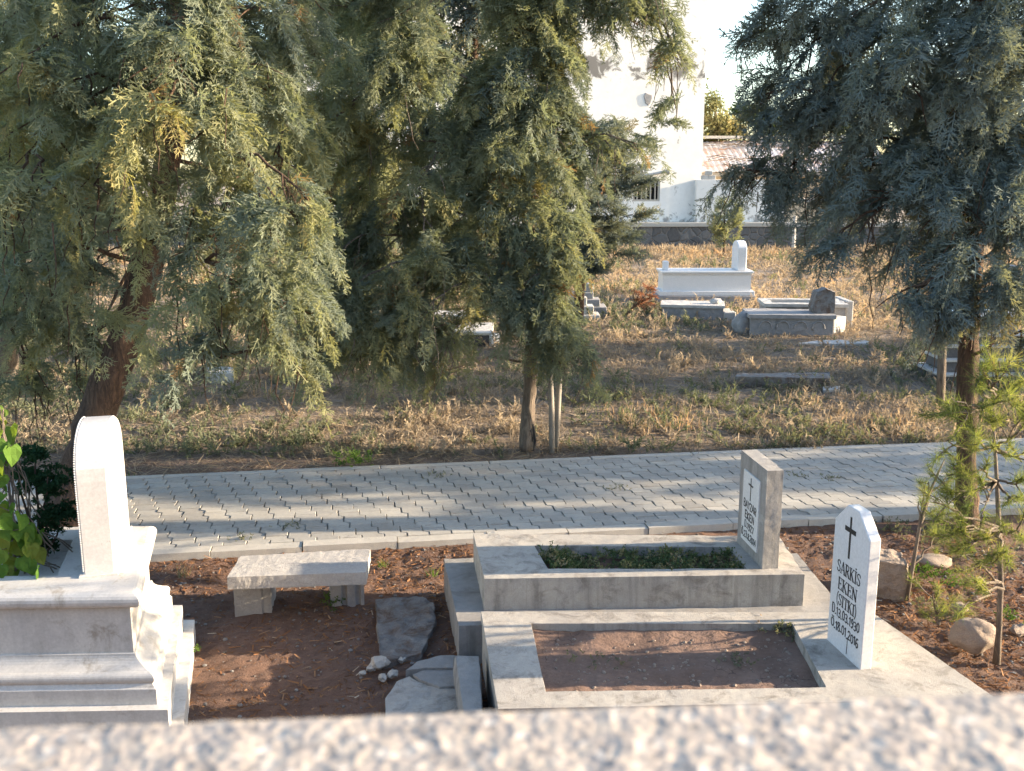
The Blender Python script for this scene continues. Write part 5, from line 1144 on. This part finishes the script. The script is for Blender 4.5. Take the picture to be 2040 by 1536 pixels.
field_weeds('weeds', 11000, 'weed', 72, (10.0, 34), lambda x, y: np.clip(1.0*green(x, y)+.42-.35*far_(y), 0.04, .95), .16, lambda x, y: .38+.25*patch(x, y))
field_weeds('dry_weeds', 9000, 'drygrass', 76, (10.0, 36), lambda x, y: np.clip(.35+.6*patch(x, y)+.3*far_(y), .1, .95), .17, lambda x, y: .35+.3*far_(y)+.2*patch(x, y))
blades('tall_dry_weeds', 7500, None, (10.9, 12.8), (.05, .24), (.005, .010), 'drygrass', 73, lambda x, y: np.clip((x+.5)*.35, .03, .9)*np.clip(.2+1.3*fnoise(x, y, 2.2, 61), .02, 1), tintf=lambda x, y: .85+0*x, lean=.5)
blades('verge_grass', 9000, None, (9.0, 11.2), (.03, .10), (.005, .010), 'greenweed', 74, lambda x, y: np.where(np.abs((x-pa[0])*pperp[0]+(y-pa[1])*pperp[1]-pwidth-.22) < .2, np.clip(.25+.8*patch(x, y), .05, .9), 0), tintf=lambda x, y: .2+0*x, lean=.8)
blades('wall_foot_weeds', 16000, None, (36.5, 38.5), (.1, .34), (.008, .016), 'drygrass', 75, None, tintf=lambda x, y: .35+.2*patch(x, y))
# straw lying flat
def flat_litter(name, n, xr, yr, lr, wr, mat, seed, dens=None, z=.006, tintf=None, far=False, minb=None):
    r = np.random.default_rng(seed); x = r.uniform(*xr, n); y = yr[0]+(yr[1]-yr[0])*r.random(n)**(1.3 if far else 1)
    b = (x-pa[0])*pperp[0]+(y-pa[1])*pperp[1]; k = (b > pwidth+.02) if far else (b < -.005)
    if dens is not None: k &= r.random(n) < dens(x, y)
    x, y = x[k], y[k]; n = len(x); zz = ground_z(x, y)+z
    a = r.uniform(0, 2*PI, n); l = r.uniform(*lr, n)*(.6+y/14 if far else 1); wd = r.uniform(*wr, n)*(.6+y/14 if far else 1)
    d = np.stack([np.cos(a), np.sin(a), r.normal(0, .16, n)], -1); s = np.stack([-np.sin(a), np.cos(a), r.normal(0, .4, n)], -1)*wd[:, None]/2; p = np.stack([x, y, zz], -1)
    V = np.stack([p-s, p+s, p+d*l[:, None]+s*.6, p-s, p+d*l[:, None]+s*.6, p+d*l[:, None]-s*.6], 1).reshape(-1, 3)
    T = np.repeat(np.clip(r.normal(.45, .25, n), 0, 1), 6)
    return tag(tri_mesh(name, V, MT[mat], T), kind='stuff')
flat_litter('straw_litter', 120000, (-14, 14), (9.2, 22), (.05, .22), (.004, .008), 'drygrass', 81, None, far=True)
flat_litter('needle_litter', 60000, (-3, 5), (4.3, 7.9), (.015, .075), (.004, .010), 'litter', 82, lambda x, y: np.clip(.35+.8*fnoise(x, y, 1.6, 44)+np.clip((y-6.4)*.6, 0, .6)*(x < 0)+.4*(x > 1.9), .06, 1), z=.004)
def pebbles(n, xr, yr, seed):
    r = np.random.default_rng(seed); bm = bmesh.new(); bmesh.ops.create_icosphere(bm, subdivisions=1, radius=1); bm.verts.ensure_lookup_table()
    pr = np.array([[v.co for v in f.verts] for f in bm.faces]).reshape(-1, 3); bm.free(); pr = pr*np.array((1, .8, .55))
    x = r.uniform(*xr, n); y = r.uniform(*yr, n); k = (x-pa[0])*pperp[0]+(y-pa[1])*pperp[1] < -.03; x, y = x[k], y[k]; n = len(x)
    a = r.uniform(0, 2*PI, n); s = .0035+.016*r.random(n)**4; p = np.stack([x, y, ground_z(x, y)+s*.25], -1)
    V, T = place([pr], p, np.stack([np.cos(a), np.sin(a), 0*a], -1), s, r.random(n), roll=.5, seed=seed); return tag(tri_mesh('gravel', V, MT['slab'], T), kind='stuff')
pebbles(7000, (-3, 5), (4.3, 7.9), 83)
# creeping weeds filling the rear grave, scattered tufts in the front plot
gq = quad_uv(*BED); r = np.random.default_rng(91); n = 950
st = r.random((n, 2)); k = (st[:, 0] > .02) & (r.random(n) < np.clip(.5+st[:, 0]*.5+.4*np.sin(st[:, 0]*14), .25, 1)); st = st[k]
pos = np.array([gq(a, b) for a, b in st*np.array((.98, .94))+np.array((.01, .03))]); pos[:, 2] = .385+r.uniform(0, .045, len(pos))+.02*np.sin(st[:, 0]*20)
dr = r.normal(0, 1, (len(pos), 3)); dr[:, 2] = np.abs(dr[:, 2])*.5+.1
V, T = place(LS, pos, dr, r.uniform(.035, .07, len(pos)), np.clip(r.normal(.55, .27, len(pos)), 0, 1), roll=2, seed=91)
tag(tri_mesh('creeping_weeds', V, MT['weed_bed'] if 'weed_bed' in MT else MT['greenweed'], T), kind='stuff')
gq2 = quad_uv(*PLOT); r = np.random.default_rng(95); n = 420; st = r.random((n, 2))*np.array((.96, .94))+np.array((.02, .03))
pos = np.array([gq2(a, b) for a, b in st]); pos[:, 2] = np.array([.235+.012*mnoise.noise((q[0]*5, q[1]*5, 1))+.008*mnoise.noise((q[0]*18, q[1]*18, 2)) for q in pos])
bm = bmesh.new(); bmesh.ops.create_icosphere(bm, subdivisions=1, radius=1); pr = np.array([[v.co*(1+.3*mnoise.noise(v.co*2)) for v in f.verts] for f in bm.faces]).reshape(-1, 3)*np.array((1, .8, .6)); bm.free()
V, T = place([pr], pos, r.normal(0, 1, (n, 3))*np.array((1, 1, .1)), .003+.014*r.random(n)**3, r.random(n), roll=1, seed=95)
tag(tri_mesh('soil_clods', V, MT['rock'], T), kind='stuff')
def tuft(label, u, v, h, n, mat, seed, z=0., spread=.05, leafy=False, name='weed', group='weeds on the bare dirt', cat='weed', sc=.05):
    c = G(u, v, z); r = np.random.default_rng(seed)
    if leafy:
        p = c+r.normal(0, 1, (n, 3))*np.array((spread, spread, 0)); p[:, 2] = z+r.uniform(0, h, n); d = r.normal(0, 1, (n, 3)); d[:, 2] = np.abs(d[:, 2])*.6+.1
        V, T = place(LS, p, d, r.uniform(.6, 1.2, n)*sc, r.random(n), roll=2, seed=seed)
    else:
        T_ = []
        for k in range(n):
            d = np.array((r.normal(0, .4), r.normal(0, .4), 1)); d /= np.linalg.norm(d); l = h*r.uniform(.4, 1.1); T_.append(tri(c+np.array((*r.normal(0, spread*.4, 2), 0)), d, norm(r.normal(0, 1, 3)*np.array((1, 1, .1))), l, .006))
        V = np.array(T_).reshape(-1, 3); T = np.repeat(r.random(n), 3)
    t = thing(name, label, cat, tuple(c), group); tri_mesh('leaves', V, MT[mat], T, t); return t
tuft('spiky grass tuft under the kerb, beside the marble tomb', 364, 1148, .17, 26, 'weed', 101)
tuft('thin grass tuft under the kerb between bench and weedy grave', 762, 1130, .09, 24, 'greenweed', 102)
tuft('small grass tuft touching the left end of the weedy grave', 862, 1146, .09, 24, 'greenweed', 103)
tuft('small green weed at the foot of the right bench leg', 655, 1208, .05, 16, 'greenweed', 104, spread=.04, leafy=True)
tuft('low green weed beside the lower corner of the marble steps', 388, 1305, .05, 10, 'greenweed', 105, spread=.03, leafy=True, sc=.04)
tuft('pale weed spilling over the inner corner of the bare plot', 1560, 1262, .05, 34, 'weed', 106, z=.24, spread=.05, leafy=True, sc=.05)
tuft('dry weed at the back edge of the bare plot', 1505, 1250, .05, 14, 'drygrass', 107, z=.24, spread=.03, leafy=True, sc=.045)
tuft('sparse weed in the middle of the bare plot', 1180, 1318, .02, 18, 'weed', 108, z=.245, spread=.07, leafy=True, sc=.035)
tuft('sparse weed in the bare plot nearest the marble headstone', 1470, 1320, .02, 20, 'weed', 109, z=.245, spread=.06, leafy=True, sc=.035)
tuft('yellow green weed in front of the kerb beside the marble headstone', 1778, 1058, .07, 34, 'weed', 110, spread=.06, leafy=True, sc=.05)
tuft('leafy green weed between the stone block and the pine sapling', 1845, 1158, .10, 30, 'greenweed', 111, spread=.05, leafy=True, sc=.055)
tuft('leafy green weed left of the sapling stem, above the tiny seedling', 1882, 1165, .09, 26, 'greenweed', 112, spread=.05, leafy=True, sc=.055)
tuft('grey green weed at the foot of the bare leaning sapling', 1830, 1205, .05, 24, 'weed', 113, spread=.05, leafy=True, sc=.04)
tuft('bright weed right of the sapling stem at the edge', 2008, 1235, .06, 18, 'greenweed', 114, spread=.04, leafy=True, sc=.05)
tuft('weed patch by the reddish trunk of the blue green cypress', 1880, 1080, .08, 60, 'weed', 115, spread=.12, leafy=True, sc=.055)
tuft('bushy green weed at the far kerb of the path', 705, 922, .10, 60, 'greenweed', 116, z=.06, spread=.10, leafy=True, sc=.07)
for k, (u, v, lab) in enumerate([(1590, 948, 'dry weed growing between pavers right of the concrete headstone'), (1655, 952, 'dry weed in the paver joints, right of another one'), (1230, 972, 'faint dry weed on the sunny pavers'), (575, 1050, 'flat weed on the pavers above the bench'), (488, 1072, 'flat weed by the kerb above the bench end'), (880, 946, 'dry sprig lying on the shaded pavers')]):
    tuft(lab, u, v, .012, 16, 'weed', 120+k, z=.082, spread=.06, leafy=True, sc=.035, group='weeds on the paving')
# ------------------------------------------------------------------ trees beyond the right edge of the photo that shade the scene
def shade_tree(x, y, z0, z1, r0, r1, n, rad, seed, label, cover=2.2):
    cypress('cypress_tree', label, 'tree', [np.array((x, y, 0.)), np.array((x+.1, y, z1*.5)), np.array((x, y, z1))], [.14, .1, .03], rand_clumps(x, y, z0, z1, r0, r1, n, rad, seed), 'cypblue', cover, .4, seed, protos=SPR_LO, group='cypresses out of sight to the right', limbs=False)
shade_tree(8.6, 8.4, 4.1, 7.4, .8, .5, 22, .45, 201, 'cypress standing by the path to the right of the blue green one', 3)
shade_tree(12.5, 9.8, .7, 4.4, .95, .95, 36, .42, 202, 'bushy cypress on the far side of the path out to the right', 3)
shade_tree(13.0, 13.9, .5, 4.4, .9, .5, 24, .6, 203, 'low branched cypress at the near edge of the field out to the right', 3)
shade_tree(14.0, 16.6, .5, 4.6, 1.0, .5, 24, .6, 204, 'broad cypress in the field out to the right', 3)
